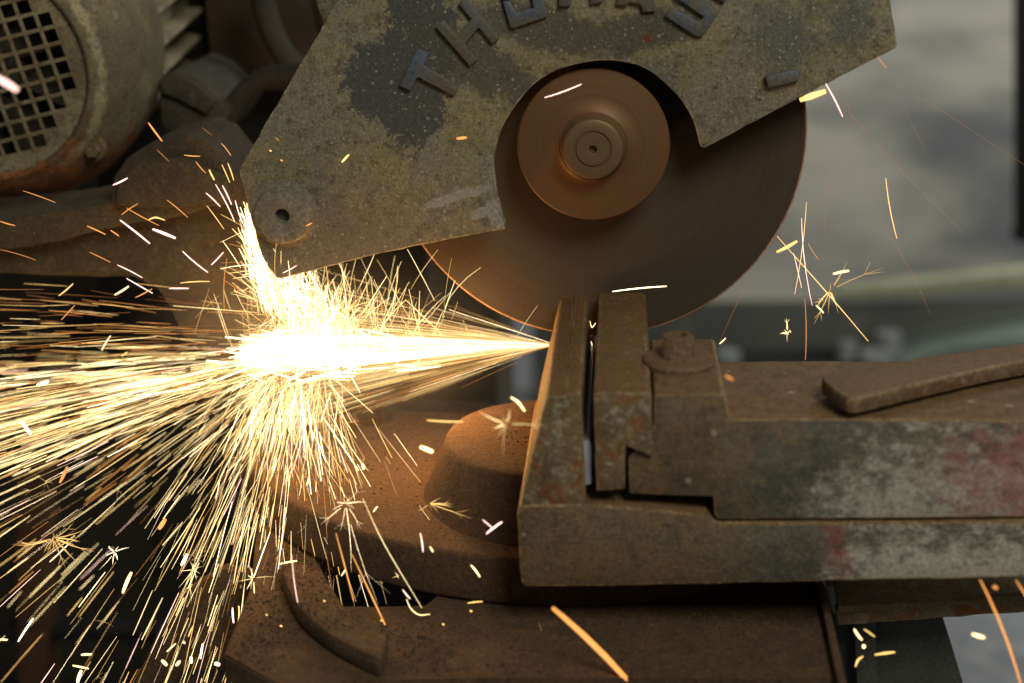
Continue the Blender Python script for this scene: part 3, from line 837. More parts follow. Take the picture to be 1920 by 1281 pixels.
def hose(name, pts, r, label):
    t = thing(name, pts[0], label, 'hose')
    tube('sleeve', catmull(pts, 8), r, M['hose'], t)
    d = Vector(pts[0])
    e = (Vector(pts[1]) - d).normalized()
    tube('ferrule', [d - e * .012, d, d + e * .012], r * 1.12, M['black'], t, 16)
hose('rubber_hose', [(-0.3933,0.2400,-0.0527), (-0.3762,0.2400,-0.0284), (-0.3616,0.2400,-0.0077), (-0.3421,0.2400,0.0076), (-0.3177,0.2400,0.0143), (-0.2850,0.2400,0.0167)], .0105, 'curved grey rubber hose rising from behind the motor bracket')
hose('rubber_hose', [(-0.3661,0.3600,0.0988), (-0.3602,0.3600,0.0597), (-0.3501,0.3600,0.0303), (-0.3326,0.3600,0.0065), (-0.3054,0.3600,-0.0170)], .013, 'darker rubber hose hanging down behind the guard edge')
cv = thing('drive_cover', (-.35, .46, .0), 'dark rust-brown drive cover plate between motor and guard', 'cover')
prism('cover_plate', [(-0.4582,0.4600,0.1377), (-0.2583,0.4600,0.1384), (-0.2647,0.4600,-0.0656), (-0.3516,0.4600,-0.0355), (-0.4517,0.4600,-0.0379), (-0.4558,0.4600,0.0308)], (0, .05, 0), M['plate'], cv, .004)
prism('cover_lip', [(-0.3410,0.4500,0.1385), (-0.2927,0.4500,0.1387), (-0.2963,0.4500,0.0452), (-0.3214,0.4500,0.0331)], (0, .06, 0), M['plate'], cv, .004)
prism('dark_backing', [(-0.5939,0.5200,0.1823), (-0.2050,0.5200,0.1829), (-0.2152,0.5200,-0.3465), (-0.6414,0.5200,-0.3135)], (0, .05, 0), M['black'], cv, .004)  # added black sheet standing in for the darkness behind the cover plate

# ------------------------------------------------------------------ cutting disc with flange and hub
cd = thing('cutting_disc', (0, 0, 0), 'large dark abrasive cutting disc with rust-brown flange and hub', 'cutting disc')
lathe('disc', [(.0018, 0), (.0018, .1742), (-.0018, .1742), (-.0018, 0)], M['disc'], cd, seg=256, angle=20)
lathe('rim', [(.0018, .1738), (.0014, .1752), (-.0014, .1752), (-.0020, .1746), (-.0019, .1739)], M['rim'], cd, seg=256, angle=60)
fl = lathe('flange', [(-.0018, .040), (-.030, .040), (-.0335, .0600), (-.0345, .0613), (-.0385, .0618), (-.0398, .0608), (-.0402, .058), (-.0415, .040), (-.0425, .031), (-.045, .0275)], M['flange'], cd, seg=192, angle=30)
hb = lathe('hub', [(-.043, .030), (-.0445, .0272), (-.047, .0258), (-.0545, .0246), (-.0568, .0236), (-.0576, .0218), (-.0576, .0150), (-.0564, .0144), (-.0564, .0136), (-.0578, .0130), (-.0580, .006), (-.0576, .0034), (-.053, .0028), (-.053, 0)], M['hub'], cd, seg=128, angle=30)
sp = lathe('arbor', [(.002, .02), (.09, .02), (.09, 0)], M['rust'], cd, seg=32)

# ------------------------------------------------------------------ blade guard
gd = thing('blade_guard', (-.03, -.04, -.10), 'olive cast blade guard with raised arched blue-grey lettering', 'guard')
GY = -.05
arc = [tuple(p) for p in catmull([(0.0853,-0.0500,0.0029), (0.0772,-0.0500,0.0264), (0.0609,-0.0500,0.0473), (0.0353,-0.0500,0.0653), (-0.0014,-0.0500,0.0687), (-0.0423,-0.0500,0.0545), (-0.0698,-0.0500,0.0212), (-0.0792,-0.0500,-0.0075), (-0.0786,-0.0500,-0.0263), (-0.0756,-0.0500,-0.0452), (-0.0700,-0.0500,-0.0666)], 6)]
outer = [(-0.0713,-0.0500,-0.0684), (-0.1203,-0.0500,-0.0784), (-0.1812,-0.0500,-0.0928), (-0.2592,-0.0500,-0.1147), (-0.2647,-0.0500,-0.1143), (-0.2693,-0.0500,-0.1079), (-0.2753,-0.0500,-0.0942), (-0.2824,-0.0500,-0.0609), (-0.2872,-0.0500,-0.0362), (-0.2897,-0.0500,-0.0273), (-0.2894,-0.0500,-0.0211), (-0.2021,-0.0500,0.1149), (-0.1728,-0.0500,0.1598), (-0.1306,-0.0500,0.1887), (-0.0692,-0.0500,0.2032), (-0.0005,-0.0500,0.2082), (0.0716,-0.0500,0.2071), (0.1316,-0.0500,0.1995), (0.1842,-0.0500,0.1816), (0.2144,-0.0500,0.1507), (0.2248,-0.0500,0.1173), (0.2329,-0.0500,0.0836), (0.2322,-0.0500,0.0811), (0.1594,-0.0500,0.0408), (0.0892,-0.0500,0.0014), (0.0867,-0.0500,0.0014)]
front = arc + outer
prism('front_plate', front, (0, .009, 0), M['guard'], gd, .0013, .006, .00035, 41, edge=M['guard_edge'])
# skirt wall running back over the disc, all round except the open underside
wall_path = outer[10:22]
def skirt():
    bm = bmesh.new()
    c = Vector((0, 0, .05))
    prev = None
    for p in wall_path:
        p = Vector(p)
        q = p + (c - p).normalized() * .007
        ring = [bm.verts.new((a.x, y, a.z)) for a, y in ((p, -.0415), (p, .055), (q, .055), (q, -.0415))]
        if prev:
            for k in range(4):
                bm.faces.new((prev[k], prev[(k + 1) % 4], ring[(k + 1) % 4], ring[k]))
        else:
            bm.faces.new(ring[::-1])
        prev = ring
    bm.faces.new(prev)
    return bm_obj('skirt', bm, M['guard'], gd)
skirt()
prism('rear_plate', [(-0.2509,0.0550,0.1314), (-0.2338,0.0550,0.0778), (-0.2208,0.0550,0.0779), (-0.1001,0.0550,0.1146), (0.0803,0.0550,0.1157), (0.1713,0.0550,0.0811), (0.2117,0.0550,0.1337), (0.1424,0.0550,0.1928), (-0.1442,0.0550,0.1924)], (0, .008, 0), M['guard'], gd, .0015)
bc = [(-0.2540,-0.0500,-0.0586)][0]
bs = lathe('pivot_boss', [(-.0502, .0285), (-.0512, .0262), (-.0520, .0246), (-.0560, .0238), (-.0588, .0228), (-.0596, .0208), (-.0596, .0078), (-.0588, .0062), (-.050, .0054), (-.044, .0054), (-.044, 0)], M['boss'], gd, (bc[0], 0, bc[2]), seg=64, angle=30)
lathe('bore', [(-.0448, .0053), (-.0448, 0)], M['black'], bs, (bc[0], 0, bc[2]), seg=32)
prism('lug', [(0.1330,-0.0505,0.0597), (0.1579,-0.0505,0.0650), (0.1600,-0.0505,0.0563), (0.1361,-0.0505,0.0498)], (0, -.006, 0), M['letter'], gd, .0014)

LT = {
 'T': [(-0.1399,-0.0505,0.0779), (-0.1302,-0.0505,0.0742), (-0.1347,-0.0505,0.0646), (-0.1068,-0.0505,0.0484), (-0.1107,-0.0505,0.0408), (-0.1400,-0.0505,0.0557), (-0.1462,-0.0505,0.0446), (-0.1551,-0.0505,0.0488)],
 'H': [(-0.1252,-0.0505,0.0950), (-0.1188,-0.0505,0.1004), (-0.1080,-0.0505,0.0881), (-0.0969,-0.0505,0.1009), (-0.1069,-0.0505,0.1127), (-0.1014,-0.0505,0.1172), (-0.0739,-0.0505,0.0871), (-0.0802,-0.0505,0.0821), (-0.0911,-0.0505,0.0944), (-0.1022,-0.0505,0.0811), (-0.0917,-0.0505,0.0696), (-0.0981,-0.0505,0.0645)],
 'O': [(-0.0663,-0.0505,0.0950), (-0.0634,-0.0505,0.0942), (-0.0376,-0.0505,0.1030), (-0.0363,-0.0505,0.1067), (-0.0473,-0.0505,0.1397), (-0.0502,-0.0505,0.1413), (-0.0750,-0.0505,0.1335), (-0.0767,-0.0505,0.1307), (-0.0722,-0.0505,0.1154), (-0.0663,-0.0505,0.1154), (-0.0672,-0.0505,0.1203), (-0.0697,-0.0505,0.1275), (-0.0535,-0.0505,0.1324), (-0.0480,-0.0505,0.1099), (-0.0613,-0.0505,0.1053), (-0.0663,-0.0505,0.1150), (-0.0722,-0.0505,0.1150)],
 'M': [(-0.0281,-0.0505,0.1108), (-0.0318,-0.0505,0.1525), (-0.0232,-0.0505,0.1533), (-0.0140,-0.0505,0.1390), (-0.0077,-0.0505,0.1549), (0.0009,-0.0505,0.1558), (0.0054,-0.0505,0.1139), (-0.0037,-0.0505,0.1130), (-0.0061,-0.0505,0.1359), (-0.0125,-0.0505,0.1230), (-0.0213,-0.0505,0.1346), (-0.0185,-0.0505,0.1117)],
 'A': [(0.0154,-0.0505,0.1127), (0.0258,-0.0505,0.1527), (0.0381,-0.0505,0.1512), (0.0472,-0.0505,0.1077), (0.0365,-0.0505,0.1072), (0.0351,-0.0505,0.1129), (0.0260,-0.0505,0.1144), (0.0240,-0.0505,0.1116)],
 'S': [(0.0535,-0.0505,0.1045), (0.0586,-0.0505,0.1110), (0.0804,-0.0505,0.0998), (0.0835,-0.0505,0.1039), (0.0595,-0.0505,0.1195), (0.0590,-0.0505,0.1243), (0.0714,-0.0505,0.1415), (0.0778,-0.0505,0.1419), (0.1043,-0.0505,0.1229), (0.0990,-0.0505,0.1145), (0.0931,-0.0505,0.1177), (0.0759,-0.0505,0.1308), (0.0696,-0.0505,0.1251), (0.0926,-0.0505,0.1108), (0.0941,-0.0505,0.1060), (0.0829,-0.0505,0.0889), (0.0780,-0.0505,0.0892)],
}
for ch, pts in LT.items():
    lo = prism('letter', pts, (0, -.0042, 0), M['letter'], gd, .0011, None)
    lo['label'] = 'raised cast letter ' + ch

# ------------------------------------------------------------------ sparks
class Streaks:
    """glowing streaks collected as thin tapered three-sided rods"""
    def __init__(self):
        self.V, self.F, self.C = [], [], []
    def add(self, pts, rad, col, taper=(0.6, 1.0, 0.7), sides=3):
        n = len(pts)
        b = len(self.V)
        u = None
        for i, p in enumerate(pts):
            d = (pts[min(i + 1, n - 1)] - pts[max(i - 1, 0)])
            if d.length < 1e-9:
                d = Vector((1, 0, 0))
            d.normalize()
            u = d.orthogonal().normalized() if u is None else (u - d * u.dot(d)).normalized()
            w = d.cross(u)
            t = i / (n - 1)
            k = taper[0] + (taper[1] - taper[0]) * min(1, t / .5) if t < .5 else taper[1] + (taper[2] - taper[1]) * (t - .5) / .5
            fade = .78 + .22 * math.sin(math.pi * min(1, t * .8 + .12))
            for s in range(sides):
                a = 2 * math.pi * s / sides
                self.V.append(tuple(p + (u * math.cos(a) + w * math.sin(a)) * rad * k))
                self.C.append((col[0] * fade, col[1] * fade ** 1.3, col[2] * fade ** 1.6))
        for i in range(n - 1):
            for s in range(sides):
                s2 = (s + 1) % sides
                self.F.append((b + i * sides + s, b + i * sides + s2, b + (i + 1) * sides + s2, b + (i + 1) * sides + s))
        self.F.append(tuple(b + s for s in range(sides))[::-1])
        self.F.append(tuple(b + (n - 1) * sides + s for s in range(sides)))
    def build(self, name, parent=None):
        me = bpy.data.meshes.new(name)
        me.from_pydata(self.V, [], self.F)
        at = me.attributes.new('Heat', 'FLOAT_COLOR', 'POINT')
        at.data.foreach_set('color', [c for col in self.C for c in (*col, 1.0)])
        return link(name, me, M['spark'], parent)

rng = random.Random(5)
def heat(kind, s=1.0):
    j = rng.uniform(.8, 1.25) * s
    if kind == 'white':
        c = (6.0, 4.6, 2.6)
    elif kind == 'yellow':
        c = (2.9, 2.2, 1.0)
    elif kind == 'gold':
        c = (1.8, 1.1, .34)
    elif kind == 'orange':
        c = (1.25, .50, .13)
    elif kind == 'dim':
        c = (.45, .17, .05)
    else:
        c = (2.6, 1.55, 1.35)
    return tuple(v * j for v in c)

def run(o, d, r0, ln, n=4, droop=0.0, curl=0.0):
    pts = []
    side = d.cross(Vector((0, 1, 0)))
    for i in range(n):
        r = r0 + ln * i / (n - 1)
        pts.append(o + d * r + Vector((0, 0, -droop * r * r)) + side * curl * ((r - r0) ** 2))
    return pts
PX = .00043
O1 = Vector([(-0.0301,-0.0040,-0.1833)][0])
B1 = Vector([(-0.2545,-0.0200,-0.1825)][0])

def cone():
    st = Streaks()
    for _ in range(2500):
        core = rng.random() < .66
        sv = 1.45 if core else 7.6
        av = rng.gauss(-.8 if core else -2.5, sv)
        ad = rng.gauss(-1, 2.2 if core else 7)
        d = Vector((-1, math.tan(R(ad)), math.tan(R(av)))).normalized()
        r0 = rng.uniform(.0, .22) if core else rng.uniform(.0, .2) ** 1.0
        ln = rng.uniform(.02, .12)
        if r0 + ln > .28:
            ln = .28 - r0
        w = rng.uniform(.12, .34) * PX if not core else rng.uniform(.22, .7) * PX
        k = rng.choices(('white', 'yellow', 'gold', 'orange'), (5, 4, 2, 1) if core else (.6, 3, 4, 3))[0]
        st.add(run(O1, d, r0, ln, 3, .15), w, heat(k))
    return st
def burst():
    st = Streaks()
    la, lb = Vector([(-0.2174,-0.0200,-0.1988), (-0.2843,-0.0200,-0.1081)][0]), Vector([(-0.2174,-0.0200,-0.1988), (-0.2843,-0.0200,-0.1081)][1])
    for _ in range(820):                              # thrown up off the arm below the guard
        t = rng.random() ** 1.2
        o = la.lerp(lb, t) + Vector((rng.gauss(.006, .012), rng.gauss(0, .015), rng.gauss(0, .006)))
        a = rng.gauss(108, 26)
        d = Vector((math.cos(R(a)), rng.gauss(0, .3), math.sin(R(a)))).normalized()
        st.add(run(o, d, 0, rng.uniform(.008, .030), 4, 0, rng.gauss(0, 4)), rng.uniform(.22, .8) * PX, heat(rng.choices(('white', 'yellow', 'gold'), (4, 4, 2))[0]))
    for _ in range(420):                              # jet up the left edge of the guard
        t = rng.random() ** .8
        a0, a1 = Vector([(-0.2735,-0.0300,-0.1577), (-0.2894,-0.0300,-0.0636)][0]), Vector([(-0.2735,-0.0300,-0.1577), (-0.2894,-0.0300,-0.0636)][1])
        o = a0.lerp(a1, t * .85) + Vector((rng.gauss(0, .006 * (1.15 - t)), rng.gauss(0, .008), 0))
        d = (a1 - a0).normalized() + Vector((rng.gauss(0, .12), rng.gauss(0, .2), 0))
        st.add(run(o, d.normalized(), 0, rng.uniform(.006, .028), 3), rng.uniform(.35, 1.0) * PX, heat(rng.choices(('white', 'yellow', 'gold'), (3, 4, 2))[0]))
    for _ in range(220):                              # the white heart where the stream strikes
        o = Vector([(-0.2359,-0.0200,-0.1894)][0]) + Vector((rng.gauss(.0, .034), rng.gauss(0, .02), rng.gauss(0, .0062)))
        d = Vector((-1, rng.gauss(0, .3), rng.gauss(-.05, .28))).normalized()
        st.add(run(o, d, -.01, rng.uniform(.015, .045), 3), rng.uniform(.7, 1.9) * PX, heat('white'))
    for _ in range(260):                              # curved loops under the guard
        o = Vector([(-0.2146,-0.0300,-0.1757)][0]) + Vector((rng.gauss(0, .045), rng.gauss(0, .02), rng.gauss(.0, .015)))
        a = rng.gauss(82, 24)
        d = Vector((math.cos(R(a)), rng.gauss(0, .2), math.sin(R(a)))).normalized()
        st.add(run(o, d, .01, rng.uniform(.015, .055), 5, 0, rng.gauss(0, 2.5)), rng.uniform(.22, .7) * PX, heat(rng.choices(('yellow', 'gold', 'orange'), (3, 3, 1))[0]))
    for _ in range(90):                               # short prickles off the left of the jet
        o = Vector([(-0.2827,-0.0300,-0.1386)][0]) + Vector((rng.gauss(0, .008), rng.gauss(0, .01), rng.gauss(0, .035)))
        a = rng.gauss(160, 28)
        d = Vector((math.cos(R(a)), rng.gauss(0, .2), math.sin(R(a)))).normalized()
        st.add(run(o, d, .004, rng.uniform(.008, .03), 4, 0, rng.gauss(0, 3)), rng.uniform(.2, .6) * PX, heat(rng.choices(('yellow', 'gold', 'orange'), (2, 3, 2))[0]))
    return st
def fan():
    st = Streaks()
    for _ in range(2100):
        u = rng.random()
        if u < .46:
            phi = 3.5 + abs(rng.gauss(0, 11))
        elif u < .70:
            phi = rng.uniform(15, 84)
        else:
            phi = rng.gauss(92, 23)
        left = max(0.0, math.cos(R(phi)))
        rmax = .17 + .18 * min(1, left * 1.6) + .04 * left
        if phi > 50:
            rmax += .05
        if phi > 105:
            rmax = .19
        f = rng.random() ** (1.0 if phi < 22 else 1.5 if phi < 50 else 1.9)
        r0 = .02 + (rmax - .02) * f
        fwd = rng.gauss(-.05, .25) if phi < 50 else rng.gauss(-.75, .28)
        d = Vector((-math.cos(R(phi)), fwd, -math.sin(R(phi)))).normalized()
        ln = rng.uniform(.012, .055) * (1.6 if phi < 22 else 1.25)
        far = r0 / .36
        k = rng.choices(('white', 'yellow', 'gold', 'orange', 'pink'), (max(.5, 1.8 - 2.0 * far), 4.5, 3, 1.5, .5))[0]
        thin = .70 - .35 * far
        w = rng.uniform(.12, .32) * PX if rng.random() < thin else rng.uniform(.36, .95) * PX
        o = B1 + Vector((rng.gauss(-.004, .018), rng.gauss(0, .015), rng.gauss(-.012, .006)))
        st.add(run(o, d, r0, ln, 4, .10, rng.gauss(0, .25)), w, heat(k))
        if rng.random() < .05:                          # some burst at the tip into short hairs
            tip = st.V[-1]
            for _k in range(rng.randint(3, 7)):
                e = Vector((rng.gauss(0, 1), rng.gauss(0, .4), rng.gauss(-.2, 1))).normalized()
                l2 = rng.uniform(.003, .012)
                st.add([Vector(tip), Vector(tip) + e * l2 * .5, Vector(tip) + e * l2], .2 * PX, heat('gold'), (.9, .7, .1))
    for _ in range(95):                               # wisps passing through to the left above the sheet
        o = B1 + Vector((rng.gauss(-.02, .02), rng.gauss(.0, .02), rng.gauss(.01, .014)))
        d = Vector((-1, rng.gauss(0, .15), rng.gauss(.02, .06))).normalized()
        st.add(run(o, d, rng.uniform(.02, .26), rng.uniform(.02, .09), 3, .1), rng.uniform(.25, .6) * PX, heat(rng.choices(('yellow', 'gold', 'orange', 'dim'), (2, 3, 3, 2))[0]))
    return st
for nm, fn, lab in (('spark_stream', cone, 'bright cone of sparks streaming left from the cut'), ('spark_burst_cloud', burst, 'white-hot mass of sparks where the stream strikes'), ('spark_shower', fan, 'golden shower of sparks fanning out to the lower left')):
    tag(fn().build(nm), lab, 'sparks', kind='stuff')

# haze added to imitate bloom round the strike, lit by the spark lights inside
def bloom_haze():
    bm = bmesh.new()
    bmesh.ops.create_icosphere(bm, subdivisions=3, radius=1.0)
    c = Vector([(-0.2402,-0.0200,-0.1797)][0])
    for v in bm.verts:
        v.co = c + Vector((v.co.x * .20, v.co.y * .075, v.co.z * .13))
    me = bpy.data.meshes.new('bloom_haze')
    bm.to_mesh(me)
    bm.free()
    m = bpy.data.materials.new('spark_bloom')
    m.use_nodes = True
    t = m.node_tree
    t.nodes.clear()
    tc = t.nodes.new('ShaderNodeTexCoord')
    mp = t.nodes.new('ShaderNodeMapping')
    mp.vector_type = 'TEXTURE'
    mp.inputs['Location'].default_value = c
    mp.inputs['Scale'].default_value = (.20, .075, .13)
    gr = t.nodes.new('ShaderNodeTexGradient')
    gr.gradient_type = 'QUADRATIC_SPHERE'
    ml = t.nodes.new('ShaderNodeMath')
    ml.operation = 'MULTIPLY'
    ml.inputs[1].default_value = 3.0
    pv = t.nodes.new('ShaderNodeVolumePrincipled')
    pv.inputs['Color'].default_value = (.9, .85, .78, 1)
    ou = t.nodes.new('ShaderNodeOutputMaterial')
    t.links.new(tc.outputs['Object'], mp.inputs[0])
    t.links.new(mp.outputs[0], gr.inputs[0])
    t.links.new(gr.outputs[1], ml.inputs[0])
    t.links.new(ml.outputs[0], pv.inputs['Density'])
    t.links.new(pv.outputs[0], ou.inputs['Volume'])
    o = link('bloom_haze', me, m)
    tag(o, 'added haze imitating bloom round the strike point of the sparks', 'bloom_haze', kind='stuff')
bloom_haze()
S.cycles.volume_step_rate = 3.0
S.cycles.volume_max_steps = 64

# single sparks one can pick out: x, z ends on a plane at their own depth, thickness in mm, colour
def spark(p, wmm, kind, label, group=None, taper=(.6, 1.0, .7), mid=None, s=1.0):
    a, b = Vector(p[0]), Vector(p[-1])
    c = (a + b) / 2
    st = Streaks()
    if len(p) > 2:
        pts = catmull(p, 5)
    else:
        bow = Vector((-(b - a).z, 0, (b - a).x)) * rng.uniform(-.03, .03)
        pts = [a.lerp(b, t) + bow * (4 * t * (1 - t)) for t in (0, .12, .35, .6, .85, 1)]
    st.add(pts, wmm * .0005 * (.66 if wmm < 3 else .85), heat(kind, s), taper, 6)
    o = st.build('flying_spark')
    tag(o, label, 'spark', group)
    return o
def burst_at(p, arms, wmm, kind, label, yv=.25, seed=1):
    r = random.Random(seed)
    st = Streaks()
    c = Vector(p[0])
    for (ang, ln) in arms:
        d = Vector((math.cos(R(ang)), r.uniform(-yv, yv), math.sin(R(ang)))).normalized()
        q = ln * PX * r.uniform(.45, 1.25)
        side = Vector((-d.z, 0, d.x)) * r.uniform(-.22, .22)
        f0 = r.uniform(.02, .22)
        pts = [c + d * q * u + side * q * u * u for u in (f0, f0 * .7 + .3, f0 * .4 + .6, 1)]
        w = wmm * .0005 * r.uniform(.35, .95)
        hk = heat(kind, r.uniform(.45, 1.1))
        st.add(pts, w, hk, (.9, .8, .08), 4)
        if r.random() < .45:                            # the arm forks near its end
            p0 = pts[2]
            for sg in (-1, 1):
                e = (d + Vector((-d.z, 0, d.x)) * sg * r.uniform(.3, .9)).normalized()
                st.add([p0, p0 + e * q * r.uniform(.1, .22), p0 + e * q * r.uniform(.22, .38)], w * .55, heat(kind, .6), (.8, .7, .08), 3)
    o = st.build('star_spark')
    tag(o, label, 'spark', 'bursting star-shaped sparks')
    return o
spark([(-0.3593,-0.0600,0.0175), (-0.3491,-0.0600,0.0024)], 2.40, 'orange', 'short orange spark before the motor bracket, leftmost', 'sparks before the motor bracket')
spark([(-0.3318,-0.0600,-0.0087), (-0.3186,-0.0600,-0.0094)], 1.60, 'orange', 'short orange spark before the motor bracket, second from left', 'sparks before the motor bracket')
spark([(-0.3541,-0.0600,-0.0046), (-0.3447,-0.0600,-0.0141)], 1.20, 'dim', 'short dim red spark before the motor bracket, leftmost', 'sparks before the motor bracket')
spark([(-0.3225,-0.0600,-0.0138), (-0.3148,-0.0600,-0.0234)], 1.60, 'orange', 'short orange spark before the motor bracket, third from left', 'sparks before the motor bracket')
spark([(-0.3003,-0.0600,0.0014), (-0.2930,-0.0600,-0.0086)], 1.20, 'orange', 'short orange spark before the motor bracket, rightmost', 'sparks before the motor bracket')
spark([(-0.3152,-0.0600,0.0142), (-0.3073,-0.0600,0.0078)], 0.80, 'dim', 'short dim red spark before the motor bracket, rightmost', 'sparks before the motor bracket')
spark([(-0.3119,-0.0600,-0.0203), (-0.3081,-0.0600,-0.0290)], 2.40, 'gold', 'short golden spark before the motor bracket, leftmost', 'sparks before the motor bracket')
spark([(-0.3010,-0.0600,-0.0161), (-0.2954,-0.0600,-0.0310)], 1.60, 'gold', 'short golden spark before the motor bracket, second from left', 'sparks before the motor bracket')
spark([(-0.2961,-0.0600,-0.0147), (-0.2921,-0.0600,-0.0288)], 1.60, 'gold', 'short golden spark before the motor bracket, rightmost', 'sparks before the motor bracket')
spark([(-0.3932,-0.0600,-0.0344), (-0.3806,-0.0600,-0.0284)], 2.40, 'pink', 'pinkish white spark just below the motor cowl')
spark([(-0.4700,-0.0600,-0.0405), (-0.4434,-0.0600,-0.0500)], 1.20, 'orange', 'thin orange spark across the rusty bottom of the motor cowl')
spark([(-0.3765,-0.3000,0.0886), (-0.3619,-0.3000,0.0797)], 6.00, 'pink', 'thick white spark blurred in front of the motor grille')
spark([(-0.3883,-0.0600,-0.0594), (-0.3735,-0.0600,-0.0497)], 1.60, 'orange', 'thin orange spark before the upper saw carriage, fourth from left', 'sparks before the upper saw carriage')
spark([(-0.3837,-0.0600,-0.0535), (-0.3574,-0.0600,-0.0680)], 1.20, 'orange', 'thin orange spark before the upper saw carriage, fifth from left', 'sparks before the upper saw carriage')
spark([(-0.3490,-0.0600,-0.0462), (-0.3326,-0.0600,-0.0607)], 1.20, 'orange', 'thin orange spark before the upper saw carriage, rightmost', 'sparks before the upper saw carriage')
spark([(-0.4926,-0.0600,-0.0667), (-0.4802,-0.0600,-0.0702)], 1.60, 'orange', 'thin orange spark before the upper saw carriage, leftmost', 'sparks before the upper saw carriage')
spark([(-0.4186,-0.0600,-0.0695), (-0.4034,-0.0600,-0.0765)], 1.60, 'orange', 'thin orange spark before the upper saw carriage, second from left', 'sparks before the upper saw carriage')
spark([(-0.3990,-0.0600,-0.0728), (-0.3922,-0.0600,-0.0777)], 1.60, 'orange', 'thin orange spark before the upper saw carriage, third from left', 'sparks before the upper saw carriage')
spark([(-0.3656,-0.0600,-0.0631), (-0.3596,-0.0600,-0.0612), (-0.3521,-0.0600,-0.0633)], 2.40, 'gold', 'short curved orange spark on the edge of the saw carriage')
spark([(-0.3900,-0.0600,-0.0640), (-0.3664,-0.0600,-0.0836)], 2.40, 'pink', 'long pinkish white spark slanting down across the saw carriage')
spark([(-0.3631,-0.0600,-0.0712), (-0.3443,-0.0600,-0.0786)], 3.20, 'pink', 'thick pinkish white spark in the middle of the saw carriage')
spark([(-0.3159,-0.0600,-0.0398), (-0.3047,-0.0600,-0.0512)], 2.00, 'pink', 'pinkish white spark flying up beside the guard tip, leftmost', 'pink sparks beside the guard tip')
spark([(-0.3074,-0.0600,-0.0326), (-0.2935,-0.0600,-0.0636)], 1.60, 'pink', 'pinkish white spark flying up beside the guard tip, second from left', 'pink sparks beside the guard tip')
spark([(-0.3017,-0.0600,-0.0334), (-0.2952,-0.0600,-0.0493)], 2.00, 'pink', 'pinkish white spark flying up beside the guard tip, third from left', 'pink sparks beside the guard tip')
spark([(-0.2919,-0.0600,-0.0457), (-0.2869,-0.0600,-0.0653)], 1.60, 'pink', 'pinkish white spark flying up beside the guard tip, rightmost', 'pink sparks beside the guard tip')
spark([(-0.3158,-0.0600,-0.0505), (-0.3028,-0.0600,-0.0701)], 1.20, 'gold', 'golden spark flying up beside the guard tip', 'pink sparks beside the guard tip')
spark([(-0.3157,-0.0600,-0.1010), (-0.3046,-0.0600,-0.0897)], 2.00, 'pink', 'pinkish white spark before the lower carriage beam, rightmost', 'sparks before the lower saw carriage')
spark([(-0.3393,-0.0600,-0.0895), (-0.3189,-0.0600,-0.1075)], 1.60, 'pink', 'pinkish white spark before the lower carriage beam, fourth from left', 'sparks before the lower saw carriage')
spark([(-0.3958,-0.0600,-0.1026), (-0.3753,-0.0600,-0.1133)], 1.60, 'pink', 'pinkish white spark before the lower carriage beam, leftmost', 'sparks before the lower saw carriage')
spark([(-0.3890,-0.0600,-0.1141), (-0.3677,-0.0600,-0.1267)], 1.60, 'pink', 'pinkish white spark before the lower carriage beam, second from left', 'sparks before the lower saw carriage')
spark([(-0.4185,-0.0600,-0.0920), (-0.4015,-0.0600,-0.1004)], 1.20, 'orange', 'orange spark before the lower carriage beam, second from left', 'sparks before the lower saw carriage')
spark([(-0.4955,-0.0600,-0.0912), (-0.4656,-0.0600,-0.0998)], 0.80, 'orange', 'orange spark before the lower carriage beam, leftmost', 'sparks before the lower saw carriage')
spark([(-0.3531,-0.0600,-0.1222), (-0.3362,-0.0600,-0.1218)], 2.40, 'pink', 'pinkish white spark before the lower carriage beam, third from left', 'sparks before the lower saw carriage')
spark([(-0.3432,-0.0600,-0.1173), (-0.3180,-0.0600,-0.1154)], 1.60, 'gold', 'golden spark before the lower carriage beam', 'sparks before the lower saw carriage')
spark([(-0.3827,-0.0600,-0.1308), (-0.3678,-0.0600,-0.1229)], 1.60, 'orange', 'orange spark before the lower carriage beam, rightmost', 'sparks before the lower saw carriage')
spark([(-0.4491,-0.0600,-0.1308), (-0.4355,-0.0600,-0.1197)], 2.00, 'gold', 'stubby golden spark before the dark gap under the carriage, leftmost', 'sparks before the dark gap')
spark([(-0.4490,-0.0600,-0.1521), (-0.4361,-0.0600,-0.1390)], 1.60, 'orange', 'stubby orange spark before the dark gap under the carriage', 'sparks before the dark gap')
spark([(-0.4162,-0.0600,-0.1787), (-0.4075,-0.0600,-0.1655)], 2.00, 'yellow', 'stubby yellow spark before the dark gap under the carriage, leftmost', 'sparks before the dark gap')
spark([(-0.4005,-0.0600,-0.1288), (-0.3878,-0.0600,-0.1210)], 2.80, 'yellow', 'stubby yellow spark before the dark gap under the carriage, rightmost', 'sparks before the dark gap')
spark([(-0.3994,-0.0600,-0.1836), (-0.3944,-0.0600,-0.1796)], 2.40, 'gold', 'stubby golden spark before the dark gap under the carriage, rightmost', 'sparks before the dark gap')
spark([(-0.1983,-0.0800,-0.0084), (-0.1925,-0.0800,-0.0023)], 2.80, 'gold', 'stubby orange spark in the middle of the olive guard plate')
spark([(-0.1066,-0.0800,0.0116), (-0.0986,-0.0800,0.0126)], 3.20, 'orange', 'stubby orange spark on the guard left of the disc opening')
spark([(-0.2505,-0.0800,0.0105), (-0.2481,-0.0800,0.0080)], 2.40, 'dim', 'dim orange spark near the left edge of the guard')
spark([(-0.2562,-0.0800,0.0002), (-0.2545,-0.0800,-0.0006)], 2.40, 'gold', 'tiny glowing dot above the round boss of the guard')
spark([(-0.2476,-0.0800,-0.0074), (-0.2459,-0.0800,-0.0082)], 2.00, 'orange', 'tiny orange dot just above the round boss of the guard')
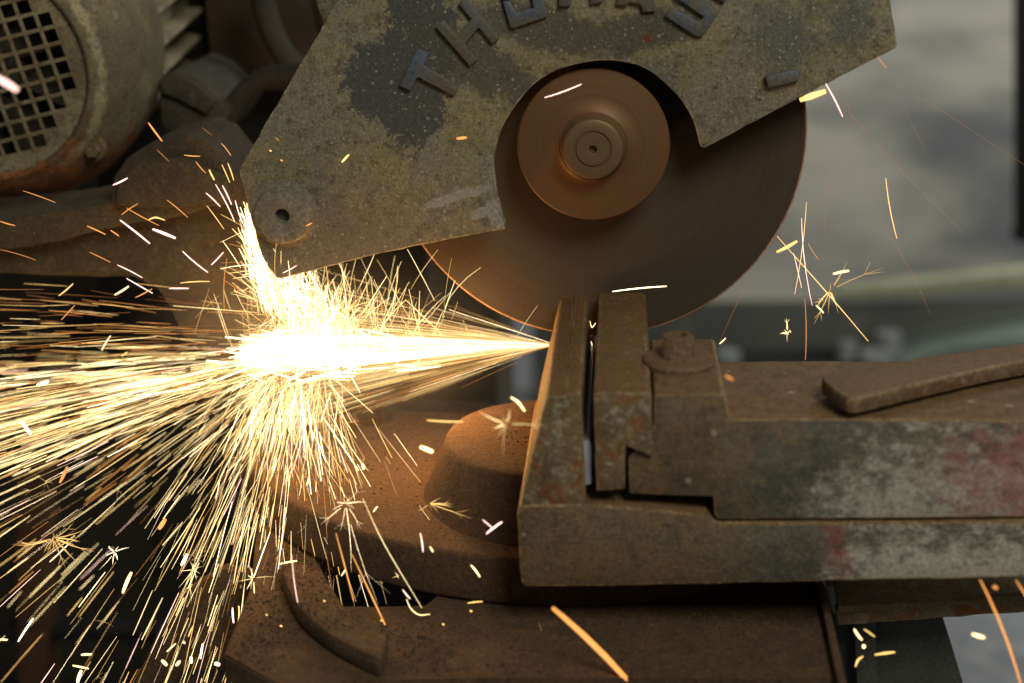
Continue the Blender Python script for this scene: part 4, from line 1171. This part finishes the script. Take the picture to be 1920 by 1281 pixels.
spark([(-0.2295,-0.0800,-0.0611), (-0.2246,-0.0800,-0.0584)], 2.00, 'orange', 'short orange spark at the lower edge of the round boss')
spark([(-0.0377,-0.0800,0.0445), (-0.0094,-0.0800,0.0551)], 1.60, 'pink', 'straight white-hot spark across the top of the rust-brown flange')
spark([(0.0181,-0.0800,-0.1109), (0.0615,-0.0800,-0.1055)], 1.60, 'white', 'glowing streak on the disc just above the sliding jaw')
spark([(0.1577,-0.0800,0.0447), (0.1656,-0.0800,0.0477), (0.1766,-0.0800,0.0518)], 6.40, 'gold', 'fat yellow spark blurred at the right rim of the disc')
spark([(0.1762,-0.0800,0.0575), (0.1908,-0.0800,0.0325)], 1.20, 'pink', 'thin white spark falling from the lower right guard edge')
spark([(0.2132,-0.0800,0.0783), (0.2211,-0.0800,0.0696)], 0.80, 'orange', 'short thin orange spark below the right corner of the guard')
spark([(-0.2507,-0.0800,-0.1009), (-0.2389,-0.0800,-0.0943)], 1.60, 'pink', 'small pink spark at the lower left tip of the guard')
spark([(0.2387,-0.0200,-0.0273), (0.2520,-0.0200,-0.0782)], 1.20, 'gold', 'thin straight golden spark alone before the pale wall')
spark([(0.1538,-0.0200,-0.0778), (0.2027,-0.0200,-0.1309), (0.2357,-0.0200,-0.1680)], 1.20, 'gold', 'long golden spark slanting down right from the disc rim')
spark([(0.1541,-0.0200,-0.0915), (0.1707,-0.0200,-0.0816)], 3.60, 'gold', 'stubby orange spark touching the right rim of the disc')
spark([(0.2020,-0.0200,-0.1095), (0.2150,-0.0200,-0.1064)], 3.20, 'yellow', 'bright stubby spark at the top of the branching burst')
spark([(0.1898,-0.0200,-0.1373), (0.1965,-0.0200,-0.1438)], 2.40, 'yellow', 'small bright spark at the lower end of the branching burst')
spark([(0.1801,-0.0200,-0.1314), (0.1841,-0.0200,-0.1861)], 0.80, 'orange', 'thin vertical spark standing on the top of the vise slider')
spark([(0.1106,-0.0200,-0.1735), (0.1158,-0.0200,-0.1680)], 1.60, 'yellow', 'small yellow spark at the back corner of the jaw block')
spark([(0.1760,-0.0200,-0.0484), (0.1714,-0.0200,-0.1278)], 0.80, 'gold', 'hair-thin golden spark falling past the disc rim', 'hair-thin sparks by the disc rim')
spark([(0.1729,-0.0200,-0.0620), (0.1867,-0.0200,-0.1374)], 0.80, 'pink', 'hair-thin pinkish white spark falling past the disc rim, rightmost', 'hair-thin sparks by the disc rim')
spark([(0.1683,-0.0200,-0.0922), (0.1768,-0.0200,-0.1221)], 0.80, 'pink', 'hair-thin pinkish white spark falling past the disc rim, leftmost', 'hair-thin sparks by the disc rim')
spark([(0.1796,-0.0200,-0.0832), (0.1893,-0.0200,-0.0973)], 0.60, 'orange', 'hair-thin orange spark falling past the disc rim', 'hair-thin sparks by the disc rim')
spark([(0.2130,0.0000,0.0629), (0.2802,0.0000,0.0261), (0.3556,0.0000,-0.0200)], 0.40, 'dim', 'hair-thin faint spark trail before the pale wall, rightmost', 'faint spark trails before the wall')
spark([(0.1943,0.0000,0.0381), (0.2499,0.0000,-0.0206), (0.3120,0.0000,-0.0786)], 0.36, 'dim', 'hair-thin faint spark trail before the pale wall, fifth from left', 'faint spark trails before the wall')
spark([(0.2499,0.0000,0.0301), (0.2776,0.0000,-0.0158)], 0.36, 'dim', 'hair-thin faint spark trail before the pale wall, seventh from left', 'faint spark trails before the wall')
spark([(0.2003,0.0000,0.0317), (0.2350,0.0000,-0.0525)], 0.32, 'dim', 'hair-thin faint spark trail before the pale wall, fourth from left', 'faint spark trails before the wall')
spark([(0.1996,0.0000,-0.0058), (0.1952,0.0000,-0.0807)], 0.36, 'dim', 'hair-thin faint spark trail before the pale wall, second from left', 'faint spark trails before the wall')
spark([(0.2029,0.0000,0.0382), (0.2124,0.0000,0.0143)], 0.32, 'dim', 'hair-thin faint spark trail before the pale wall, third from left', 'faint spark trails before the wall')
spark([(0.2358,0.0000,-0.0616), (0.2900,0.0000,-0.1493)], 0.32, 'dim', 'hair-thin faint spark trail before the pale wall, sixth from left', 'faint spark trails before the wall')
spark([(0.1389,0.0000,-0.1122), (0.1126,0.0000,-0.1777)], 0.36, 'dim', 'hair-thin faint spark trail before the pale wall, leftmost', 'faint spark trails before the wall')
spark([(0.0930,-0.3000,-0.1008), (0.0983,-0.3000,-0.1040)], 2.80, 'orange', 'glowing orange spark on the slider beside the jaw block')
spark([(-0.0185,-0.3000,-0.2767), (0.0412,-0.3000,-0.3400)], 5.20, 'orange', 'long broad orange spark crossing the saw table at the bottom')
spark([(0.2712,-0.3000,-0.2437), (0.3081,-0.3000,-0.3268)], 2.40, 'orange', 'long orange spark hanging below the right end of the beam')
spark([(0.2947,-0.3000,-0.2428), (0.3055,-0.3000,-0.2594)], 1.60, 'orange', 'orange spark at the picture edge under the beam')
spark([(0.2801,-0.3000,-0.2482), (0.2831,-0.3000,-0.2497)], 3.60, 'orange', 'round orange ember under the right end of the beam')
spark([(0.2700,-0.3000,-0.2852), (0.2786,-0.3000,-0.2877)], 3.20, 'yellow', 'short yellow spark over the pale floor')
spark([(0.1980,-0.2600,-0.3076), (0.2040,-0.2600,-0.3161)], 2.80, 'yellow', 'bright yellow spark at the top of the cluster below the rail')
spark([(0.2048,-0.2600,-0.3073), (0.2129,-0.2600,-0.3131)], 2.00, 'gold', 'golden spark at the upper right of the cluster below the rail')
spark([(0.2141,-0.2600,-0.3280), (0.2216,-0.2600,-0.3263), (0.2283,-0.2600,-0.3251)], 2.80, 'gold', 'golden spark on the right of the cluster below the rail')
spark([(0.2011,-0.2600,-0.3383), (0.2026,-0.2600,-0.3329), (0.2058,-0.2600,-0.3296)], 2.40, 'gold', 'curved golden spark at the bottom of the cluster below the rail')
spark([(0.2048,-0.2600,-0.3213), (0.2067,-0.2600,-0.3217)], 3.60, 'yellow', 'glowing ember at the heart of the cluster below the rail')
spark([(-0.1192,-0.2400,-0.2522), (-0.1175,-0.2400,-0.2675)], 1.60, 'pink', 'short pinkish white spark bouncing on the gritty saw table, fifth from left', 'sparks bouncing on the saw table')
spark([(-0.1334,-0.2400,-0.2996), (-0.1280,-0.2400,-0.3070)], 1.60, 'pink', 'short pinkish white spark bouncing on the gritty saw table, fourth from left', 'sparks bouncing on the saw table')
spark([(-0.1240,-0.2400,-0.3295), (-0.1189,-0.2400,-0.3389)], 1.20, 'gold', 'short golden spark bouncing on the gritty saw table, second from left', 'sparks bouncing on the saw table')
spark([(-0.0845,-0.2400,-0.3089), (-0.0733,-0.2400,-0.3071)], 1.60, 'gold', 'short golden spark bouncing on the gritty saw table, rightmost', 'sparks bouncing on the saw table')
spark([(-0.1732,-0.2400,-0.3500), (-0.1662,-0.2400,-0.3483)], 2.00, 'pink', 'short pinkish white spark bouncing on the gritty saw table, third from left', 'sparks bouncing on the saw table')
spark([(-0.1990,-0.2400,-0.3553), (-0.1891,-0.2400,-0.3665)], 1.20, 'pink', 'short pinkish white spark bouncing on the gritty saw table, second from left', 'sparks bouncing on the saw table')
spark([(-0.2227,-0.2400,-0.3498), (-0.2147,-0.2400,-0.3462)], 1.20, 'gold', 'short golden spark bouncing on the gritty saw table, leftmost', 'sparks bouncing on the saw table')
spark([(-0.1968,-0.2400,-0.3417), (-0.1954,-0.2400,-0.3477)], 1.20, 'pink', 'short pinkish white spark bouncing on the gritty saw table, leftmost', 'sparks bouncing on the saw table')
spark([(-0.1026,-0.2400,-0.3599), (-0.0988,-0.2400,-0.3541)], 2.00, 'pink', 'short pinkish white spark bouncing on the gritty saw table, rightmost', 'sparks bouncing on the saw table')
spark([(-0.1086,-0.2400,-0.3741), (-0.1031,-0.2400,-0.3687)], 2.00, 'pink', 'short pinkish white spark bouncing on the gritty saw table, sixth from left', 'sparks bouncing on the saw table')
spark([(-0.0199,-0.2400,-0.3329), (-0.0062,-0.2400,-0.3441)], 2.00, 'orange', 'short orange spark bouncing on the gritty saw table, rightmost', 'sparks bouncing on the saw table')
spark([(-0.0311,-0.2400,-0.3516), (-0.0249,-0.2400,-0.3661)], 1.60, 'orange', 'short orange spark bouncing on the gritty saw table, leftmost', 'sparks bouncing on the saw table')
spark([(-0.0312,-0.2400,-0.3234), (-0.0280,-0.2400,-0.3332)], 0.80, 'dim', 'short dim red spark bouncing on the gritty saw table', 'sparks bouncing on the saw table')
spark([(-0.1122,-0.2400,-0.2629), (-0.1099,-0.2400,-0.2672)], 2.00, 'yellow', 'short yellow spark bouncing on the gritty saw table', 'sparks bouncing on the saw table')
spark([(-0.1822,-0.2400,-0.2545), (-0.1768,-0.2400,-0.2807), (-0.1710,-0.2400,-0.3105)], 1.60, 'orange', 'orange spark falling across the dark slot of the base')
spark([(-0.1708,-0.2400,-0.2716), (-0.1559,-0.2400,-0.3090), (-0.1377,-0.2400,-0.3549)], 2.00, 'orange', 'longest orange spark slanting down over the crescent pad')
spark([(-0.1612,-0.2400,-0.2256), (-0.1465,-0.2400,-0.2619), (-0.1193,-0.2400,-0.3143)], 0.80, 'yellow', 'thin straight yellow spark ending beyond the dark slot')
spark([(-0.2164,-0.2400,-0.2733), (-0.2111,-0.2400,-0.3308)], 1.20, 'pink', 'pale pink spark falling onto the crescent pad')
spark([(-0.1308,-0.2400,-0.3076), (-0.1274,-0.2400,-0.3156), (-0.1214,-0.2400,-0.3203), (-0.1133,-0.2400,-0.3195)], 1.40, 'yellow', 'bouncing spark with a bent tail beside the dark slot')
spark([(-0.0818,-0.2400,-0.2771), (-0.0752,-0.2400,-0.2866)], 2.00, 'yellow', 'yellow spark glowing against the turntable edge below the boss')
spark([(-0.0729,-0.2400,-0.2397), (-0.0650,-0.2400,-0.2468)], 1.60, 'pink', 'pink spark crossing others in front of the round boss')
spark([(-0.0702,-0.2400,-0.2509), (-0.0587,-0.2400,-0.2410)], 2.40, 'pink', 'thick pink spark slanting up in front of the round boss')
spark([(-0.0521,-0.2400,-0.1430), (-0.0467,-0.2400,-0.1469), (-0.0422,-0.2400,-0.1533)], 2.80, 'yellow', 'curved yellow spark above the round boss')
spark([(-0.1181,-0.2400,-0.1831), (-0.1085,-0.2400,-0.1870)], 4.00, 'yellow', 'fat yellow spark left of the round boss')
spark([(-0.1127,-0.2400,-0.1623), (-0.0865,-0.2400,-0.1627)], 2.00, 'gold', 'flat golden spark running toward the top of the boss')
spark([(-0.2364,-0.2500,-0.3189), (-0.2348,-0.2500,-0.3198)], 2.00, 'gold', 'tiny glowing ember lying on the saw table, leftmost', 'embers on the saw table')
spark([(-0.1920,-0.2500,-0.3054), (-0.1904,-0.2500,-0.3062)], 2.00, 'gold', 'tiny glowing ember lying on the saw table, fifth from left', 'embers on the saw table')
spark([(-0.1989,-0.2500,-0.3160), (-0.1973,-0.2500,-0.3169)], 2.00, 'gold', 'tiny glowing ember lying on the saw table, fourth from left', 'embers on the saw table')
spark([(-0.1932,-0.2500,-0.3629), (-0.1916,-0.2500,-0.3637)], 2.00, 'gold', 'tiny glowing ember lying on the saw table, sixth from left', 'embers on the saw table')
spark([(-0.2272,-0.2500,-0.3616), (-0.2256,-0.2500,-0.3625)], 2.00, 'gold', 'tiny glowing ember lying on the saw table, third from left', 'embers on the saw table')
spark([(-0.1028,-0.2500,-0.3215), (-0.1013,-0.2500,-0.3223)], 2.00, 'gold', 'tiny glowing ember lying on the saw table, ninth from left', 'embers on the saw table')
spark([(-0.0819,-0.2500,-0.3094), (-0.0803,-0.2500,-0.3103)], 2.00, 'gold', 'tiny glowing ember lying on the saw table, rightmost', 'embers on the saw table')
spark([(-0.1109,-0.2500,-0.3675), (-0.1093,-0.2500,-0.3684)], 2.00, 'gold', 'tiny glowing ember lying on the saw table, eighth from left', 'embers on the saw table')
spark([(-0.1494,-0.2500,-0.3203), (-0.1478,-0.2500,-0.3211)], 2.00, 'gold', 'tiny glowing ember lying on the saw table, seventh from left', 'embers on the saw table')
spark([(-0.2259,-0.2500,-0.3280), (-0.2243,-0.2500,-0.3289)], 2.00, 'gold', 'tiny glowing ember lying on the saw table, second from left', 'embers on the saw table')
spark([(-0.4544,-0.1500,-0.2081), (-0.4469,-0.1500,-0.2204)], 3.60, 'pink', 'stubby pinkish white spark within the lower shower, leftmost', 'stubby sparks in the lower shower')
spark([(-0.4369,-0.1500,-0.1775), (-0.4278,-0.1500,-0.1741)], 3.60, 'white', 'stubby white spark within the lower shower, second from left', 'stubby sparks in the lower shower')
spark([(-0.4274,-0.1500,-0.2621), (-0.4198,-0.1500,-0.2481)], 3.60, 'orange', 'stubby orange spark within the lower shower, leftmost', 'stubby sparks in the lower shower')
spark([(-0.3481,-0.1500,-0.3010), (-0.3421,-0.1500,-0.2921)], 4.80, 'orange', 'stubby orange spark within the lower shower, rightmost', 'stubby sparks in the lower shower')
spark([(-0.3839,-0.1500,-0.3613), (-0.3749,-0.1500,-0.3421)], 4.00, 'yellow', 'stubby yellow spark within the lower shower, fourth from left', 'stubby sparks in the lower shower')
spark([(-0.4255,-0.1500,-0.4221), (-0.4161,-0.1500,-0.4212)], 2.80, 'yellow', 'stubby yellow spark within the lower shower, third from left', 'stubby sparks in the lower shower')
spark([(-0.4340,-0.1500,-0.4328), (-0.4203,-0.1500,-0.4354)], 2.40, 'yellow', 'stubby yellow spark within the lower shower, second from left', 'stubby sparks in the lower shower')
spark([(-0.4315,-0.1500,-0.4495), (-0.4271,-0.1500,-0.4377)], 3.60, 'white', 'stubby white spark within the lower shower, third from left', 'stubby sparks in the lower shower')
spark([(-0.3558,-0.1500,-0.4242), (-0.3516,-0.1500,-0.4292)], 3.60, 'yellow', 'stubby yellow spark within the lower shower, fifth from left', 'stubby sparks in the lower shower')
spark([(-0.3437,-0.1500,-0.4288), (-0.3401,-0.1500,-0.4245)], 3.60, 'yellow', 'stubby yellow spark within the lower shower, seventh from left', 'stubby sparks in the lower shower')
spark([(-0.3301,-0.1500,-0.4200), (-0.3301,-0.1500,-0.4256)], 3.20, 'white', 'stubby white spark within the lower shower, fifth from left', 'stubby sparks in the lower shower')
spark([(-0.3220,-0.1500,-0.4211), (-0.3191,-0.1500,-0.4072)], 2.80, 'white', 'stubby white spark within the lower shower, sixth from left', 'stubby sparks in the lower shower')
spark([(-0.3103,-0.1500,-0.4253), (-0.3058,-0.1500,-0.4266)], 3.60, 'white', 'stubby white spark within the lower shower, rightmost', 'stubby sparks in the lower shower')
spark([(-0.3505,-0.1500,-0.4157), (-0.3425,-0.1500,-0.4077)], 2.40, 'yellow', 'stubby yellow spark within the lower shower, sixth from left', 'stubby sparks in the lower shower')
spark([(-0.4950,-0.1500,-0.4101), (-0.4885,-0.1500,-0.4103)], 2.80, 'yellow', 'stubby yellow spark within the lower shower, leftmost', 'stubby sparks in the lower shower')
spark([(-0.4793,-0.1500,-0.4115), (-0.4638,-0.1500,-0.3888)], 2.40, 'white', 'stubby white spark within the lower shower, leftmost', 'stubby sparks in the lower shower')
spark([(-0.3356,-0.1500,-0.4069), (-0.3346,-0.1500,-0.4058)], 3.60, 'yellow', 'stubby yellow spark within the lower shower, eighth from left', 'stubby sparks in the lower shower')
spark([(-0.3310,-0.1500,-0.4005), (-0.3261,-0.1500,-0.3902)], 2.00, 'gold', 'stubby golden spark within the lower shower, leftmost', 'stubby sparks in the lower shower')
spark([(-0.2913,-0.1500,-0.3716), (-0.2913,-0.1500,-0.3857)], 2.80, 'pink', 'stubby pinkish white spark within the lower shower, rightmost', 'stubby sparks in the lower shower')
spark([(-0.2862,-0.1500,-0.3694), (-0.2863,-0.1500,-0.3855)], 2.00, 'gold', 'stubby golden spark within the lower shower, second from left', 'stubby sparks in the lower shower')
spark([(-0.3319,-0.1500,-0.3335), (-0.3266,-0.1500,-0.3235)], 3.60, 'white', 'stubby white spark within the lower shower, fourth from left', 'stubby sparks in the lower shower')
spark([(-0.1983,-0.1500,-0.3382), (-0.1927,-0.1500,-0.3292)], 2.40, 'yellow', 'stubby yellow spark within the lower shower, eleventh from left', 'stubby sparks in the lower shower')
spark([(-0.2234,-0.1500,-0.2577), (-0.2209,-0.1500,-0.2506)], 2.40, 'yellow', 'stubby yellow spark within the lower shower, tenth from left', 'stubby sparks in the lower shower')
spark([(-0.1772,-0.1500,-0.2376), (-0.1765,-0.1500,-0.2422)], 3.20, 'yellow', 'stubby yellow spark within the lower shower, twelfth from left', 'stubby sparks in the lower shower')
spark([(-0.2498,-0.1500,-0.3294), (-0.2346,-0.1500,-0.3259)], 2.40, 'yellow', 'stubby yellow spark within the lower shower, ninth from left', 'stubby sparks in the lower shower')
spark([(-0.2293,-0.1500,-0.3370), (-0.2258,-0.1500,-0.3276)], 2.40, 'gold', 'stubby golden spark within the lower shower, rightmost', 'stubby sparks in the lower shower')
spark([(-0.1700,-0.1500,-0.2794), (-0.1664,-0.1500,-0.2746)], 2.40, 'yellow', 'stubby yellow spark within the lower shower, rightmost', 'stubby sparks in the lower shower')
spark([(-0.0003,-0.0300,-0.1522), (0.0016,-0.0300,-0.1579), (0.0047,-0.0300,-0.1540)], 1.00, 'yellow', 'small glowing curl in the gap between the vise jaws')
spark([(0.0010,-0.0300,-0.1704), (0.0024,-0.0300,-0.1761), (0.0011,-0.0300,-0.1810)], 1.00, 'yellow', 'tiny glowing drip low in the gap between the vise jaws')
burst_at([(-0.4426,-0.1400,-0.3181)], [(15, 70), (2, 95), (30, 80), (205, 110), (225, 60), (240, 45), (285, 60), (300, 70), (315, 60), (330, 70), (345, 60), (80, 18), (195, 90), (265, 40)], 1.60, 'gold', 'largest star-shaped spark burst at the left edge of the shower', .25, 1)
burst_at([(-0.1781,-0.2200,-0.2398)], [(12, 30), (48, 52), (63, 40), (118, 20), (165, 30), (200, 44), (222, 70), (262, 90), (276, 150), (283, 170), (301, 90), (330, 40)], 0.44, 'white', 'white star-shaped spark burst above the turntable edge', .25, 2)
burst_at([(-0.0520,-0.2800,-0.1473)], [(5, 70), (165, 50), (110, 28), (70, 26), (255, 50), (240, 30), (200, 20)], 1.00, 'yellow', 'yellow star-shaped spark burst over the round boss', .25, 3)
burst_at([(0.2008,-0.0200,-0.1239)], [(95, 30), (30, 105), (60, 70), (300, 60), (285, 50), (250, 80), (235, 60), (265, 45), (220, 40)], 1.60, 'gold', 'branching golden spark burst before the wall right of the disc', .25, 4)
burst_at([(0.1673,-0.0200,-0.1620)], [(90, 28), (270, 22), (10, 16), (190, 16), (45, 12), (135, 12), (315, 10), (225, 10)], 1.60, 'yellow', 'small four-pointed star spark above the vise slider', .25, 5)
burst_at([(-0.3222,-0.1500,-0.3371)], [(20, 18), (60, 22), (100, 18), (195, 50), (235, 50), (250, 70), (330, 26), (300, 20), (80, 16)], 0.80, 'yellow', 'small star spark burst in the lower middle of the shower', .25, 6)
burst_at([(-0.3873,-0.1500,-0.3234)], [(200, 36), (150, 30), (30, 30), (60, 36), (250, 40), (235, 60), (300, 20)], 1.20, 'white', 'bright spiky spark burst inside the lower shower', .25, 7)
burst_at([(-0.2580,-0.2000,-0.3163)], [(20, 36), (190, 30), (150, 20), (235, 40), (90, 60), (270, 80)], 1.40, 'yellow', 'forked yellow spark burst left of the crescent pad', .25, 8)
burst_at([(-0.1437,-0.2000,-0.3096)], [(80, 10), (200, 12), (300, 12), (120, 12), (20, 8)], 0.60, 'yellow', 'tiny star spark inside the dark slot of the base', .25, 9)
burst_at([(-0.1175,-0.2000,-0.2471)], [(30, 30), (10, 50), (0, 42), (330, 52), (345, 90), (225, 24), (290, 24)], 0.80, 'gold', 'loose fan of thin sparks left of the round boss', .25, 10)
